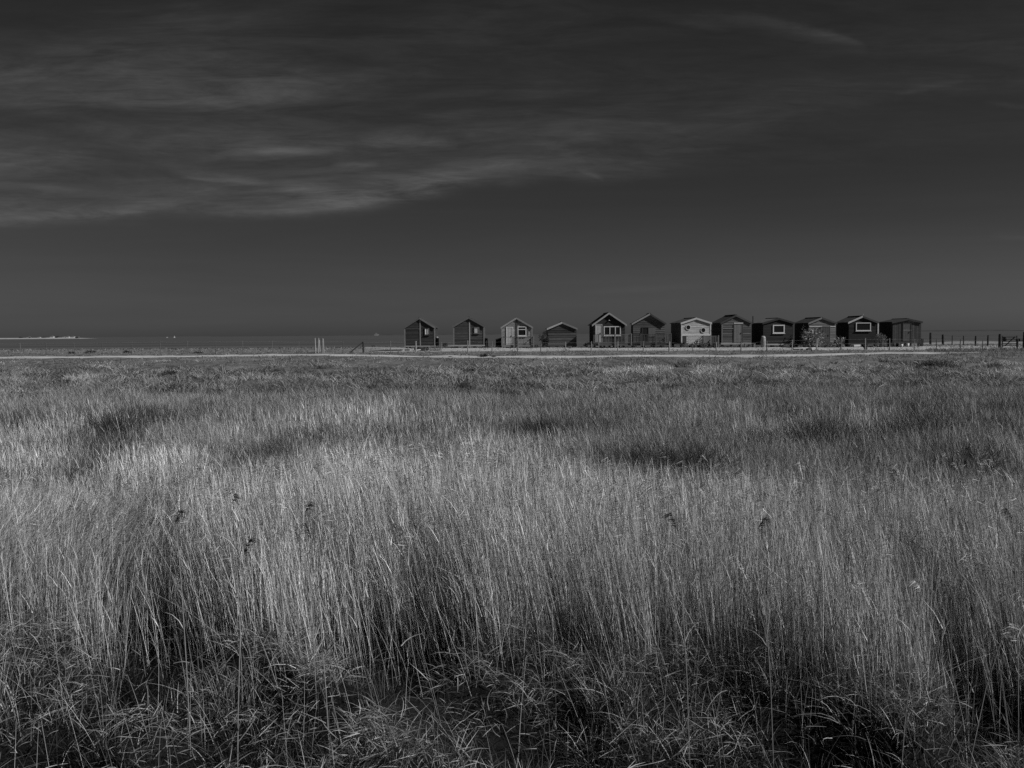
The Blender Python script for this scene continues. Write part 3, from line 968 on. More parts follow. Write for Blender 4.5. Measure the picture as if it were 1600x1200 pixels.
# bushes
bush("evergreen_bush", 850, 91.3, .92, 1.65, "narrow black evergreen bush against the left wall of the lowest hut", "bush", .022, 620, .14, .06, 14, .1)
bush("leafy_plant", 1257.5, 90.4, .62, 2.2, "tall thin dark plant at the left corner of the faded grey hut", "plant", .05, 240, .26, .08, 10, .4)
bush("leafy_plant", 1270, 89.0, 2.0, 1.75, "biggest leafy plant with pale broad leaves in front of the faded grey hut", "plant", .22, 560, .30, .11, 14, .5)
bush("leafy_plant", 1312, 89.4, 1.0, 1.0, "small pale leafy plant left of the pitch black hut", "plant", .17, 260, .24, .08, 9, .4)
bush("round_bush", 1376, 89.4, 1.15, 1.3, "round bush between the two rightmost huts, its right side sunlit", "bush", .14, 900, .11, .045, 16, .1)
bush("low_shrub", 695.5, 90.5, .55, .45, "tiny dark shrub between the two leftmost huts", "bush", .03, 160, .12, .05, 6)
for px, Y, w_, h_, lab in ((140, 83.5, 1.1, .17, "dark low shrub behind the track, third from the left end of the fence"),
                           (112, 83, .5, .12, "very small dark shrub at a post foot on the far left of the fence"),
                           (197, 84, .8, .14, "dark low shrub behind the track near the left spit's right side"),
                           (308, 82.5, 1.2, .12, "flat dark shrub behind the track below the two white boats")):
    bush("low_shrub", px, Y, w_, h_, lab, "bush", .035, 150, .14, .05, 7)


for px, Y, w_, h_, sh_, lab in ((917, 90, .7, .5, .03, "dark scrub at the left foot of the tall black hut's deck"),
                               (990, 89.4, .5, .42, .03, "dark scrub in the gap between the two railed decks"),
                               (1066, 90.2, .55, .5, .025, "black scrub at the left foot of the white porthole hut"),
                               (1084, 89.6, .7, .42, .09, "grey weedy plant under the trellis of the white porthole hut"),
                               (1101, 89.8, .8, .5, .06, "dark weedy plant before the lower panel of the white porthole hut"),
                               (1116, 89.8, .5, .5, .04, "small dark shrub between white porthole hut and weathered brown hut"),
                               (1240, 89.8, .9, .6, .05, "dark shrub between the stovepipe hut and the faded grey hut"),
                               (1290, 89.4, 1.1, .55, .08, "grey low shrub under the door of the faded grey hut"),
                               (1352, 83.2, .35, .7, .06, "small dark weed grown round a fence post before the pitch black hut"),
                               (1393, 89.8, .7, .4, .03, "low dark scrub at the left legs of the rightmost hut"),
                               (836, 90.4, .6, .3, .04, "low dark scrub right of the picket veranda")):
    bush("low_shrub", px, Y, w_, h_, lab, "bush", sh_, 170, .13, .05, 8)


# rush clumps on the near side of the track and in the marsh
def rush(px, py, w_, h_, lab, sh=.045, n=260, name="rush_clump", Y=None):
    if Y is None:
        k = np.linspace(8, 80, 1600); drop = (CAMZ - .75 * h_ - ground_z((px - 800) / F * k, k)) * F / k
        Y = float(k[np.argmin(np.abs(drop - (py - (522 - (px - 800) * .007))))])
    x = pt(px, py, Y).x
    rb = Ribbons()
    b0 = np.stack([RS.normal(size=n) * w_ * .24, RS.normal(size=n) * w_ * .2, np.zeros(n) - .05], 1)
    b0[:, 2] += ground_z(b0[:, 0] + x, b0[:, 1] + Y) - gz(x, Y)
    d = np.stack([RS.normal(size=n) * .3 - .08, RS.normal(size=n) * .3, np.ones(n)], 1)
    bend = np.stack([d[:, 0] * .5, d[:, 1] * .5, -RS.uniform(.0, .3, n)], 1)
    rb.add(b0, d, h_ * RS.uniform(.6, 1.1, n), RS.uniform(.7, 1.2, n) * max(.008, Y * .0009), bend, 3, sh * RS.uniform(.5, 1.6, n))
    o = rb.build(name, VEG)
    o.location = (x, Y, gz(x, Y))
    tag(o, lab, "rush clump", "dark rush clumps in the marsh")
    return o


for a in ((757, 557.5, .55, .34, "larger dark tuft on the track below the gap before the veranda hut"),
          (771.5, 557.5, .35, .18, "smaller dark tuft on the track just right of the larger one"),
          (703.5, 558, .3, .14, "tiny dark tuft on the track below the left edge of the second hut")):
    Y = track_y((a[0] - 800) / F * 75.5)
    rush(*a, sh=.02, n=160, Y=Y - .3)
for px, py, w_, h_, lab in ((1040, 690, 1.0, 1.35, "densest black rush clump in the middle of the reed bed"),
                            (1093, 693, .6, 1.2, "small dark rush clump just right of the densest black one"),
                            (1465, 564, 2.6, .5, "long dark rush clump near the right end of the track"),
                            (1536, 571, 1.2, .45, "dark rush clump in the grass below the far right gate"),
                            (180, 642, .8, 1.3, "dark rush clump in the left marsh beside the pale reed island"),
                            (266, 578, .8, .5, "dark tuft below the two white boats, at the marsh edge"),
                            (1270, 650, 1.6, 1.2, "wide dark rush clump below the faded grey hut"),
                            (1440, 644, 1.3, 1.1, "dark rush clump below the rightmost hut"),
                            (1515, 692, .9, 1.2, "dark rush clump at the right between reeds and rushes"),
                            (850, 650, 1.2, 1.1, "dark rush clump in the marsh below the lowest hut")):
    rush(px, py, w_, h_, lab, n=420)

# planks and wreckage in front of the leftmost hut
def plank(px0, py0, px1, py1, Y0, Y1, w_, t_, alb, lab, name="plank", cat="plank"):
    p = pt(px0, py0, Y0); q = pt(px1, py1, Y1)
    c_ = (p + q) / 2
    b_ = MB(); b_.bar(p - c_, q - c_, w_, t_)
    o = b_.build(name, wood(alb, .25), loc=c_)
    tag(o, lab, cat, "timber lying by the leftmost hut")
    return o


plank(571, 543.2, 634, 544.0, 86, 86.4, .16, .10, .34, "long pale plank reaching from the stayed post to the leftmost hut")
plank(578, 549.8, 600, 547.6, 83.5, 84, .30, .16, .05, "black beam end at the left of the timber heap")
plank(589, 551.0, 612, 550.6, 83, 83.2, .14, .08, .28, "short pale plank lowest in the timber heap")
plank(600, 548.2, 640, 547.4, 84, 84.6, .24, .20, .03, "long black beam in the middle of the timber heap")
plank(650, 547.0, 668, 545.2, 83.6, 84.4, .20, .05, .5, "bright board lying aslant before the leftmost hut")
plank(650.5, 553.6, 664, 553.2, 80.6, 80.8, .16, .05, .38, "pale board in the grass under the leftmost hut's fence post")
plank(1239, 544.4, 1262, 543.4, 84, 84.6, .16, .08, .44, "pale plank on the sand in front of the hut with stovepipe", )
plank(1240, 546.6, 1254, 546.2, 83.6, 83.8, .2, .2, .03, "black beam under the pale plank before the stovepipe hut")
plank(1262, 546.4, 1266, 545.4, 83.6, 83.8, .35, .2, .03, "black block between pale plank and pale slab on the sand")
plank(1332, 540.0, 1342, 539.8, 88.4, 88.6, .5, .18, .42, "pale step lying before the pitch black hut")
for px, top, bot, lab in ((581.5, 539.4, 544, "left of two dark stakes behind the timber heap"), (584.5, 539, 544, "right of two dark stakes behind the timber heap")):
    p = pt(px, bot, 90); q = pt(px, top, 90)
    o = MB().bar((0, 0, -.2), (0, 0, q.z - p.z), .10).build("stake", wood(.05), loc=p)
    tag(o, lab, "stake", "stakes behind the timber heap")
# tyre-like hoop lying by the timber, and a pale slab on the sand
c_ = at(659, 84.2)
b_ = MB(); b_.tube([(.62 * math.cos(t), .32 * math.sin(t), .12 + .05 * math.sin(t)) for t in np.linspace(0, 2 * math.pi, 25)], [.09] * 25, 8, cap=False)
tag(b_.build("old_tyre", grey(.03), loc=c_ + Vector((0, 0, .02)), smooth=True), "dark oval tyre lying on the bank before the leftmost hut", "tyre")
c_ = at(1269, 84)
b_ = MB(); b_.hex([(-.36, -.3, -.1), (.4, -.3, -.1), (.4, .35, -.1), (-.36, .35, -.1), (-.3, -.22, .14), (.26, -.25, .22), (.3, .28, .24), (-.3, .3, .16)])
tag(b_.build("stone_slab", grey(.6, .15), loc=c_), "pale stone slab on the sand before the big leafy plant", "stone")
c_ = at(630, 84.4)
b_ = MB(); b_.hex([(-.14, -.1, -.1), (.14, -.1, -.1), (.14, .15, -.1), (-.14, .15, -.1), (-.1, -.08, .16), (.11, -.07, .18), (.1, .12, .17), (-.1, .12, .15)])
tag(b_.build("stone_block", grey(.4, .15), loc=c_), "small pale stone in the timber heap", "stone")
# net-covered heap beside the leftmost hut
e_ = empty("crab_pot", at(680, 84.6), 0, "grey netted crab pot on the bank below the leftmost water butt", "crab pot")
b_ = MB()
for k in np.linspace(-.42, .42, 5): b_.tube([(k, .3 * math.cos(t), .42 * math.sin(t)) for t in np.linspace(0, math.pi, 9)], [.012] * 9, 5)
b_.build("hoop", grey(.12), e_)
b_ = MB()
for t in np.linspace(0.1, math.pi - .1, 14): b_.bar((-.42, .3 * math.cos(t), .42 * math.sin(t)), (.42, .3 * math.cos(t), .42 * math.sin(t)), .012)
for k in np.linspace(-.4, .4, 14): b_.tube([(k, .295 * math.cos(t), .415 * math.sin(t)) for t in np.linspace(0, math.pi, 7)], [.006] * 7, 4)
b_.build("net", grey(.14), e_)
MB().box(-.44, .44, -.32, .32, -.03, .03).build("base_frame", wood(.08), e_)

# dark boulders along the far right beach
for px, py, w_, h_, lab in ((1468, 530, .9, .42, "dark boulder left of the second thick post on the far right beach"),
                            (1491, 530.4, 1.5, .3, "flat dark boulder left of the thin post on the far beach"),
                            (1500, 530.6, .9, .3, "dark boulder between the two thin posts on the far beach"),
                            (1512, 530, .8, .22, "small flat boulder right of the thin posts on the far beach"),
                            (1570.5, 533, 1.2, 1.2, "big square dark boulder beside the field gate"),
                            (1594, 534, 2.2, .8, "long dark boulder behind the gate at the right edge")):
    Y = 140 if px < 1550 else 128
    w_ *= .5; h_ *= .55
    x = pt(px, py, Y).x; z = gz(x, Y)
    b_ = MB(); n = 9; vs = []; fs = []
    rr_ = np.random.RandomState(int(px))
    for j, (q, zz) in enumerate(((1, -.25), (1.0, .45), (.8, .85), (.35, 1.0))):
        for k in range(n):
            t = 2 * math.pi * k / n; r_ = q * rr_.uniform(.85, 1.1)
            vs.append((w_ / 2 * r_ * math.cos(t), w_ / 2 * r_ * math.sin(t), h_ * zz))
    for j in range(3):
        for k in range(n): fs.append((j * n + k, j * n + (k + 1) % n, (j + 1) * n + (k + 1) % n, (j + 1) * n + k))
    fs.append(tuple(range(3 * n, 4 * n)))
    b_.add(vs, fs)
    tag(b_.build("boulder", grey(.035, .3), loc=(x, Y, z)), lab, "boulder", "dark boulders on the far right beach")


# ------------------------------------------------------------------ fences
def fence(name, lab, posts, alb, thick=.085, wires=2, hgt=None, jitter=.03):
    """posts: (px, top py, base py, Y, thickness)"""
    p0 = at(posts[0][0], posts[0][3])
    e_ = empty(name, p0, 0, lab, "fence")
    tops = []
    for i, (px, tp, bs, Y, th, a) in enumerate(posts):
        x = pt(px, bs, Y).x; z = gz(x, Y)
        h_ = max(.5, pt(px, tp, Y).z - z)
        lean = random.uniform(-jitter, jitter); ly = random.uniform(-jitter, jitter)
        b_ = MB(); b_.tube([(0, 0, -.3), (lean * .3 * h_, ly * .3 * h_, h_ * .3), (lean * h_ * .8, ly * h_ * .8, h_ * .8), (lean * h_, ly * h_, h_)], [th / 2 * 1.05, th / 2, th / 2 * .97, th / 2 * .85], 7, random.uniform(.75, 1.25))
        b_.build("post", wood(a, .3), e_, loc=Vector((x, Y, z)) - p0)
        tops.append((Vector((x, Y, z)), Vector((lean * h_, ly * h_, h_))))
    for k in range(wires):
        f = .93 - k * .36
        b_ = MB()
        pts = []
        for (a0, t0), (a1, t1) in zip(tops[:-1], tops[1:]):
            p = a0 + t0 * f; q = a1 + t1 * f
            for t in (0, .25, .5, .75):
                c_ = p.lerp(q, t); c_.z -= .03 * 4 * t * (1 - t)
                pts.append(c_ + Vector((0, -.055, 0)) - p0)
        pts.append(tops[-1][0] + tops[-1][1] * f + Vector((0, -.055, 0)) - p0)
        b_.tube(pts, [.004] * len(pts), 4)
        b_.build("wire", grey(.25, .1), e_)
    return e_, p0


LP = [(-40, 536, 555.5), (-4, 536, 555.4), (32.2, 535.5, 555), (72.3, 535, 555), (116.7, 535.5, 554.5), (159.7, 534.5, 554), (205.8, 533.5, 554.5), (250.7, 532.5, 552.5), (292.7, 532.5, 553),
      (337.5, 532.5, 552.5), (379, 532.5, 552), (425.8, 532, 551.5), (466.5, 533, 551), (536, 532, 551)]
fence("wire_fence", "thin post and wire fence running left of the huts to the bundle of stakes",
      [(a, b, c, 80.6, .06, .10) for a, b, c in LP], .16)
HP = [(567.8, 534, 551.4, .15, .06), (610.7, 533, 551, .07, .26), (649.8, 533, 552, .12, .42), (689, 534.5, 550.5, .07, .18), (731, 532, 550.4, .10, .38), (769, 533.5, 550.4, .08, .22), (808.6, 531, 552, .10, .20),
      (845, 534, 551.5, .09, .26), (883.5, 534, 550.6, .10, .30), (923.7, 533.5, 551.2, .10, .34), (965, 533.5, 551, .10, .32), (1005, 533, 551.4, .09, .24), (1045.5, 533.6, 552, .15, .44),
      (1082.3, 539, 551.2, .06, .16), (1119, 534.2, 551.4, .11, .32), (1157.6, 534, 550.8, .10, .24), (1198, 532.8, 550.5, .10, .22), (1237.5, 531, 548.4, .10, .36), (1275.5, 529, 547.2, .11, .34),
      (1314, 529, 546, .10, .22), (1351.8, 528.6, 545.4, .12, .34), (1389.9, 528.6, 546, .10, .34), (1428.3, 529.5, 546.4, .08, .26), (1463, 529.5, 546.6, .08, .12), (1500, 530, 547, .08, .09), (1535, 531, 547, .07, .12)]
e_, p0 = fence("wire_fence", "post and wire fence in front of the huts with uneven pale posts",
               [(a, b, c, 81.5 if a < 1200 else 82.5, th, al * .7) for a, b, c, th, al in HP], .3)
q = at(546.8, 81.5) - p0; t = pt(566.4, 535, 81.5) - p0
MB().bar(q, t, .09).build("stay", wood(.06), e_)
# bundle of pale stakes
for i, (px, tp, bs, lab) in enumerate(((492.8, 528, 544.5, "leftmost leaning stake of the pale bundle"), (497, 528, 549, "second pale stake of the bundle, thick and upright"),
                                       (499.6, 531, 546.5, "thin stake in the middle of the pale bundle"), (502.6, 528.5, 548, "fourth stake from the left in the pale bundle"),
                                       (505.6, 529, 550, "rightmost and tallest stake of the pale bundle"))):
    p = at(px, 81 + .2 * i); q = pt(px + (.8 if i % 2 else -.8), tp, 81 + .2 * i)
    b_ = MB(); b_.tube([(0, 0, -.2), (q.x - p.x) * .5 * Vector((1, 0, 0)) + Vector((0, 0, (q.z - p.z) * .5)), (q.x - p.x, 0, q.z - p.z)], [.055, .052, .046], 8)
    tag(b_.build("tall_stake", wood(.28 if i != 3 else .16, .2), loc=p), lab, "stake", "bundle of pale stakes left of the huts")
# thick dark posts to the right of the huts, coming nearer, with a gate
GP = [(1453.8, 519.7, 538.6, 108, .25, .02), (1473.4, 522.6, 539.6, 103, .25, .02), (1487.6, 524.2, 541, 100, .11, .045), (1505.4, 524.6, 541.4, 97, .12, .04), (1524, 524.8, 542.4, 94, .17, .022), (1543.2, 523.6, 543.6, 91, .17, .03),
      (1561.8, 521.8, 545.8, 87, .25, .02)]
fence("timber_fence", "dark fence of thick timber posts beyond the rightmost hut", GP, .04, jitter=.05)
e_ = empty("field_gate", at(1566, 86.6), 0, "weathered field gate with a diagonal brace between dark posts at the right edge", "gate")
p0 = Vector(e_.location); Xg = pt(1589, 540, 85.4).x - p0.x
b_ = MB()
for k in range(5): b_.bar((.05, 0, .15 + k * .2), (Xg - .05, -1.2, .15 + k * .2), .035, .055, random.uniform(.8, 1.2))
b_.build("rail", wood(.05), e_)
MB().bar((.2, -.06, .12), (Xg - .2, -1.26, 1.0), .04, .08).build("brace", wood(.035), e_)
MB().bar((.03, .04, .05), (.03, .04, 1.08), .08).build("stile", wood(.05), e_)
MB().bar((Xg - .02, -1.2, .05), (Xg - .02, -1.2, 1.08), .08).build("stile", wood(.05), e_)
for px, tp, Y, th, lab in ((1589.6, 530, 85.2, .17, "shorter dark gate post at the right end of the field gate"), (1600, 518.5, 84.6, .24, "thick black post cut by the right edge of the photo")):
    p = at(px, Y); h_ = pt(px, tp, Y).z - p.z
    b_ = MB(); b_.tube([(0, 0, -.3), (0, 0, h_ * .6), (.02, 0, h_ - .03), (.02, 0, h_)], [th / 2, th / 2, th / 2 * .95, th / 2 * .7], 9)
    tag(b_.build("gate_post", wood(.025), loc=p), lab, "post")
p = at(1440, 93)
o = MB().bar((0, 0, -.1), (.05, 0, .75), .22, .2).build("stump", wood(.03), loc=p)
tag(o, "dark stump leaning at the right wall of the rightmost hut", "stump")

# ------------------------------------------------------------------ vegetation
REED = veg_mat("dry_reed", 1.0, .22, .5, .3)
GRASS = veg_mat("grass_blades", 1.0, .2, .55, .2)

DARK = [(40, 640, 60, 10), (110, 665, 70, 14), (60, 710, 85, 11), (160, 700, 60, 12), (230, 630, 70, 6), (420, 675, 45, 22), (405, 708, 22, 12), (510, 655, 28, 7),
        (610, 652, 90, 7), (850, 650, 60, 12), (1040, 695, 34, 17), (1093, 697, 20, 8), (1190, 657, 26, 8), (1270, 652, 50, 11), (1245, 627, 36, 9), (1440, 627, 36, 8),
        (1440, 647, 38, 8), (1560, 652, 50, 10), (1510, 692, 30, 11), (1585, 622, 40, 7), (640, 627, 26, 6), (700, 690, 120, 8), (940, 640, 60, 6), (185, 640, 14, 20), (1350, 660, 40, 6), (950, 690, 40, 9)]
LIGHT = [(90, 632, 75, 22), (540, 627, 120, 18), (1190, 632, 60, 14), (1290, 627, 50, 10), (60, 675, 60, 10), (240, 690, 90, 14), (560, 690, 70, 14), (760, 668, 60, 8)]


def scatter(n, d0, d1, power=1.0, half=.60, extra=4.0):
    """points spread evenly over the wedge of marsh in front of the camera"""
    y = np.sqrt(RS.uniform(d0 ** 2, d1 ** 2, n))
    x = RS.uniform(-1, 1, n) * (half * y + extra)
    return x, y


def lean_field(x, y):
    lx = -.075 + .13 * (fbm(x / 2.3 + 11, y / 2.3, 3) - .5) + .05 * (fbm(x / .6, y / .6 + 31, 2) - .5)
    ly = .25 * (fbm(x / 2.9 + 71, y / 2.9 + 3, 3) - .5)
    return lx, ly


def edge_d(x):
    """the near edge of the reed bed"""
    return 7.85 + .6 * sstep(2.5, -.5, x) + .8 * sstep(-1.8, -4.2, x) + 1.35 * (fbm(x / 2.2 + 5, x * 0 + 2.2, 3) - .5) + .5 * (fbm(x / .5, x * 0 + 8, 2) - .5)


rd = Ribbons()


def reeds(n, d0, d1, wk, hmean, nleaf, nseg, plume_p, sh0):
    x, y = scatter(n, d0, d1)
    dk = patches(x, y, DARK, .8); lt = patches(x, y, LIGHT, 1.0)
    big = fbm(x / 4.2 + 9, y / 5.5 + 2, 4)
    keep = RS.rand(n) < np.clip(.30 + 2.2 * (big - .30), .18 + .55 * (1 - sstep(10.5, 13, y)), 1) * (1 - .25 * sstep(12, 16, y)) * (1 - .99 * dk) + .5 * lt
    p2 = fbm(x / 4.5 + 31, y / 1.9 + 12, 3)
    keep &= RS.rand(n) < 1 - .88 * (1 - sstep(.42, .52, p2)) * sstep(12.5, 16, y) * (1 - lt)
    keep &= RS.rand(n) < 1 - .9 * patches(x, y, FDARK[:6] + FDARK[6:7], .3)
    keep &= y > edge_d(x) + (np.abs(RS.normal(size=n)) - .25) * .62
    far_thin = 1 - .88 * sstep(26, 44, y)
    keep &= RS.rand(n) < np.maximum(far_thin, .6 * lt)
    keep &= ~((x > .1 * y) & (y > 16) & (RS.rand(n) < .12 * sstep(16, 24, y)))
    x, y, lt, big = x[keep], y[keep], lt[keep], big[keep]
    n = len(x)
    z = ground_z(x, y) - .03
    lx, ly = lean_field(x, y)
    # the lodged sheaf at the left edge leans to the right
    lod = np.exp(-(((x + 5.5) / 1.1) ** 2 + ((y - 10.6) / .9) ** 2))
    lx = lx + 1.3 * lod
    d = np.stack([lx + RS.normal(size=n) * .06, ly + RS.normal(size=n) * .09, np.ones(n)], 1)
    wild = RS.rand(n) < .025
    d[wild, 0] += RS.normal(size=wild.sum()) * .45
    farsh = 1 - .30 * sstep(18, 40, y)
    Lh = hmean * (1 - .50 * sstep(11.6, 13.6, y)) * (.80 + .45 * big) * RS.uniform(.46, 1.12, n) * (1 + .32 * lt)
    W = wk * RS.uniform(.75, 1.3, n)
    bend = np.stack([d[:, 0] * .35 + RS.normal(size=n) * .05, d[:, 1] * .3, -np.abs(d[:, 0]) * .25], 1)
    mid = 1 - .26 * sstep(12.5, 15, y) * (1 - .9 * lt)
    sh = sh0 * farsh * mid * (.84 + .30 * sstep(.3, .62, big)) * RS.uniform(.28, 1.60, n) * (.80 + .40 * fbm(x / 1.5, y / .8 + 50, 3)) * (1 + .32 * lt)
    sh = np.where(RS.rand(n) < .16, sh * .25, sh)
    P = rd.add(np.stack([x, y, z], 1), d, Lh, W, bend, nseg, sh, tip=.4)
    dn = d / np.linalg.norm(d, axis=1, keepdims=True)
    for k in range(nleaf):
        t = RS.uniform(.25, .97, n)
        bp_ = np.stack([x, y, z], 1) + (Lh * t)[:, None] * (dn + bend * t[:, None])
        a = RS.uniform(0, 2 * np.pi, n); sp_ = RS.uniform(.06, .38, n)
        ld = dn + np.stack([np.cos(a) * sp_, np.sin(a) * sp_, RS.normal(size=n) * .1], 1)
        lb = np.stack([np.cos(a) * .14, np.sin(a) * .14, -RS.uniform(.0, .28, n)], 1)
        rd.add(bp_, ld, RS.uniform(.14, .34, n), wk * 1.35 * RS.uniform(.7, 1.3, n), lb, 2, sh * RS.uniform(.7, 1.25, n), tip=.1)
    # feathery heads
    m_ = RS.rand(n) < plume_p
    if m_.any():
        T = P[m_, -1, :]; nn = len(T)
        dr = np.sign(RS.normal(size=nn) - .3) * RS.uniform(.3, .9, nn)
        psh = sh[m_] * RS.choice([1.0, .8, .15, .1], nn)
        for k in range(9):
            tt = k / 9
            b0 = T + np.stack([dr * .16 * tt ** 1.3, RS.normal(size=nn) * .01, .15 * tt - .02 * np.abs(dr)], 1)
            dd = np.stack([dr * .8 + RS.normal(size=nn) * .35, RS.normal(size=nn) * .35, .55 - .8 * tt + RS.normal(size=nn) * .2], 1)
            rd.add(b0, dd, RS.uniform(.04, .09, nn), wk * 1.1 * np.ones(nn), np.stack([dr * .3, 0 * dr, -.5 + 0 * dr], 1), 1, psh * RS.uniform(.7, 1.3, nn), tip=.3)


reeds(215000, 6.6, 14, .0043, 1.27, 1, 4, .05, .54)
reeds(102000, 14, 24, .0060, 1.36, 2, 3, .03, .50)
reeds(120000, 24, 46, .0100, 1.42, 1, 2, .0, .46)
o = rd.build("reed_bed", REED)
tag(o, "dense bed of pale dry reeds filling the marsh", "reeds", kind="stuff")

# coarse tussock grass at the very front
tg = Ribbons()
nt_ = 570
tx_ = RS.uniform(-9.2, 9.2, nt_); ty_ = RS.uniform(4.6, 10.4, nt_)
per = 230
for i in range(nt_):
    wdt = RS.uniform(.10, .24)
    fd = float(patches(np.array([tx_[i]]), np.array([ty_[i]]), FDARK, .3)[0])
    n = int(per * RS.uniform(.5, 1.3) * (1 - .6 * fd))
    bx = tx_[i] + RS.normal(size=n) * wdt; by = ty_[i] + RS.normal(size=n) * wdt
    bz = ground_z(bx, by) - .03
    a = np.arctan2(by - ty_[i], bx - tx_[i]) + RS.normal(size=n) * .9
    sp_ = np.abs(RS.normal(size=n)) * .38 + .04
    d = np.stack([np.cos(a) * sp_ - .05, np.sin(a) * sp_, np.ones(n)], 1)
    dr = RS.uniform(.1, 1.0, n)
    bend = np.stack([np.cos(a) * dr * .55, np.sin(a) * dr * .55, -dr * .62], 1)
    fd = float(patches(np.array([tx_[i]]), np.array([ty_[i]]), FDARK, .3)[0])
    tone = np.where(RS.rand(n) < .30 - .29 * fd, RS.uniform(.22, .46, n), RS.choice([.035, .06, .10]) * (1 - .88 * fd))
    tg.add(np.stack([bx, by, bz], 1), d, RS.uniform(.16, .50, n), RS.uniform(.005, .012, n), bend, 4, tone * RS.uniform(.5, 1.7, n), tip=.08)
# mats of broken leaves lying over the tussocks, open in the dark hollows
x, y = scatter(140000, 4.6, 9.3)
fd = patches(x, y, FDARK, .3)
mt = fbm(x / .55 + 13, y / .45 + 7, 3)
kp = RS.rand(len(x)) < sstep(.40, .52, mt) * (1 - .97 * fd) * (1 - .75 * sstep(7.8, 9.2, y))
x, y, mt = x[kp], y[kp], mt[kp]; n = len(x)
a = RS.uniform(0, 2 * np.pi, n) + .8 * (fbm(x / .4, y / .4 + 91, 2) - .5)
d = np.stack([np.cos(a), np.sin(a), RS.normal(size=n) * .6 + .3], 1)
bend = np.stack([RS.normal(size=n) * .16, RS.normal(size=n) * .16, -RS.uniform(.0, .45, n)], 1)
zz = ground_z(x, y) + .06 + .75 * np.clip(mt - .36, 0, 1) * RS.uniform(.35, 1.05, n)
tg.add(np.stack([x, y, zz], 1), d, RS.uniform(.05, .25, n), RS.uniform(.0025, .0072, n), bend, 3, RS.choice([.06, .14, .26, .40], n) * RS.uniform(.6, 1.3, n), tip=.12, widen=2.5)
# thin undergrowth and fallen stalks
x, y = scatter(122000, 4.6, 13)
kp = RS.rand(len(x)) < np.clip(fbm(x / .9 + 3, y / .9, 3) * 2.6 - .75, .04, 1)
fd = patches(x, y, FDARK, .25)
x, y, fd = x[kp], y[kp], fd[kp]; n = len(x)
d = np.stack([RS.normal(size=n) * .42, RS.normal(size=n) * .42, np.ones(n)], 1)
bend = np.stack([d[:, 0] * .6, d[:, 1] * .6, -RS.uniform(.1, .7, n)], 1)
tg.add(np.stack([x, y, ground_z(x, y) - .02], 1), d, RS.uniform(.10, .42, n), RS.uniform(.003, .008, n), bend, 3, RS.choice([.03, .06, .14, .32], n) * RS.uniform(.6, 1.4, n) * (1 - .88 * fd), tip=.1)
x, y = scatter(1600, 4.8, 11); n = len(x)
a = RS.uniform(0, 2 * np.pi, n)
d = np.stack([np.cos(a), np.sin(a), RS.uniform(-.1, 1.1, n)], 1)
bend = np.stack([RS.normal(size=n) * .35, RS.normal(size=n) * .35, -RS.uniform(0, .5, n)], 1)
tg.add(np.stack([x, y, ground_z(x, y) + RS.uniform(.03, .45, n)], 1), d, RS.uniform(.10, .34, n), RS.uniform(.004, .008, n), bend, 4, RS.uniform(.12, .4, n), tip=.3)
# taller single stalks that stand up out of the front grass
x, y = scatter(5300, 6.3, 10.2)
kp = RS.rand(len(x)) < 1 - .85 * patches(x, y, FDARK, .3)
x, y = x[kp], y[kp]; n = len(x)
lx, ly = lean_field(x, y)
d = np.stack([lx * 1.2 + RS.normal(size=n) * .12, ly + RS.normal(size=n) * .15, np.ones(n)], 1)
bend = np.stack([d[:, 0] * .3 + RS.normal(size=n) * .08, d[:, 1] * .3, -.1 * np.ones(n)], 1)
tg.add(np.stack([x, y, ground_z(x, y)], 1), d, RS.uniform(.35, .95, n), RS.uniform(.003, .0048, n), bend, 5, RS.uniform(.15, .5, n), tip=.4)
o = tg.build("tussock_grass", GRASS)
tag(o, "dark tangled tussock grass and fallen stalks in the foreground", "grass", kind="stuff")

# lower marsh grass between and behind the reeds
mg = Ribbons()
x, y = scatter(135000, 13, 40)
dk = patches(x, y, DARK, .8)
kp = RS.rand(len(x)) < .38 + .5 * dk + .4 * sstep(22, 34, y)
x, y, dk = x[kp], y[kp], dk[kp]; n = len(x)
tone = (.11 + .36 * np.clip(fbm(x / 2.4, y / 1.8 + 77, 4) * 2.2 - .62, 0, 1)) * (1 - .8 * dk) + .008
d = np.stack([RS.normal(size=n) * .25 - .08, RS.normal(size=n) * .25, np.ones(n)], 1)
bend = np.stack([d[:, 0] * .5, d[:, 1] * .5, -RS.uniform(.0, .45, n)], 1)
mg.add(np.stack([x, y, ground_z(x, y) - .03], 1), d, RS.uniform(.3, .78, n) * (1 - .2 * sstep(25, 40, y)) * (1 + .45 * dk), .00062 * y * RS.uniform(.6, 1.3, n), bend, 3, tone * RS.uniform(.5, 1.5, n), tip=.15)
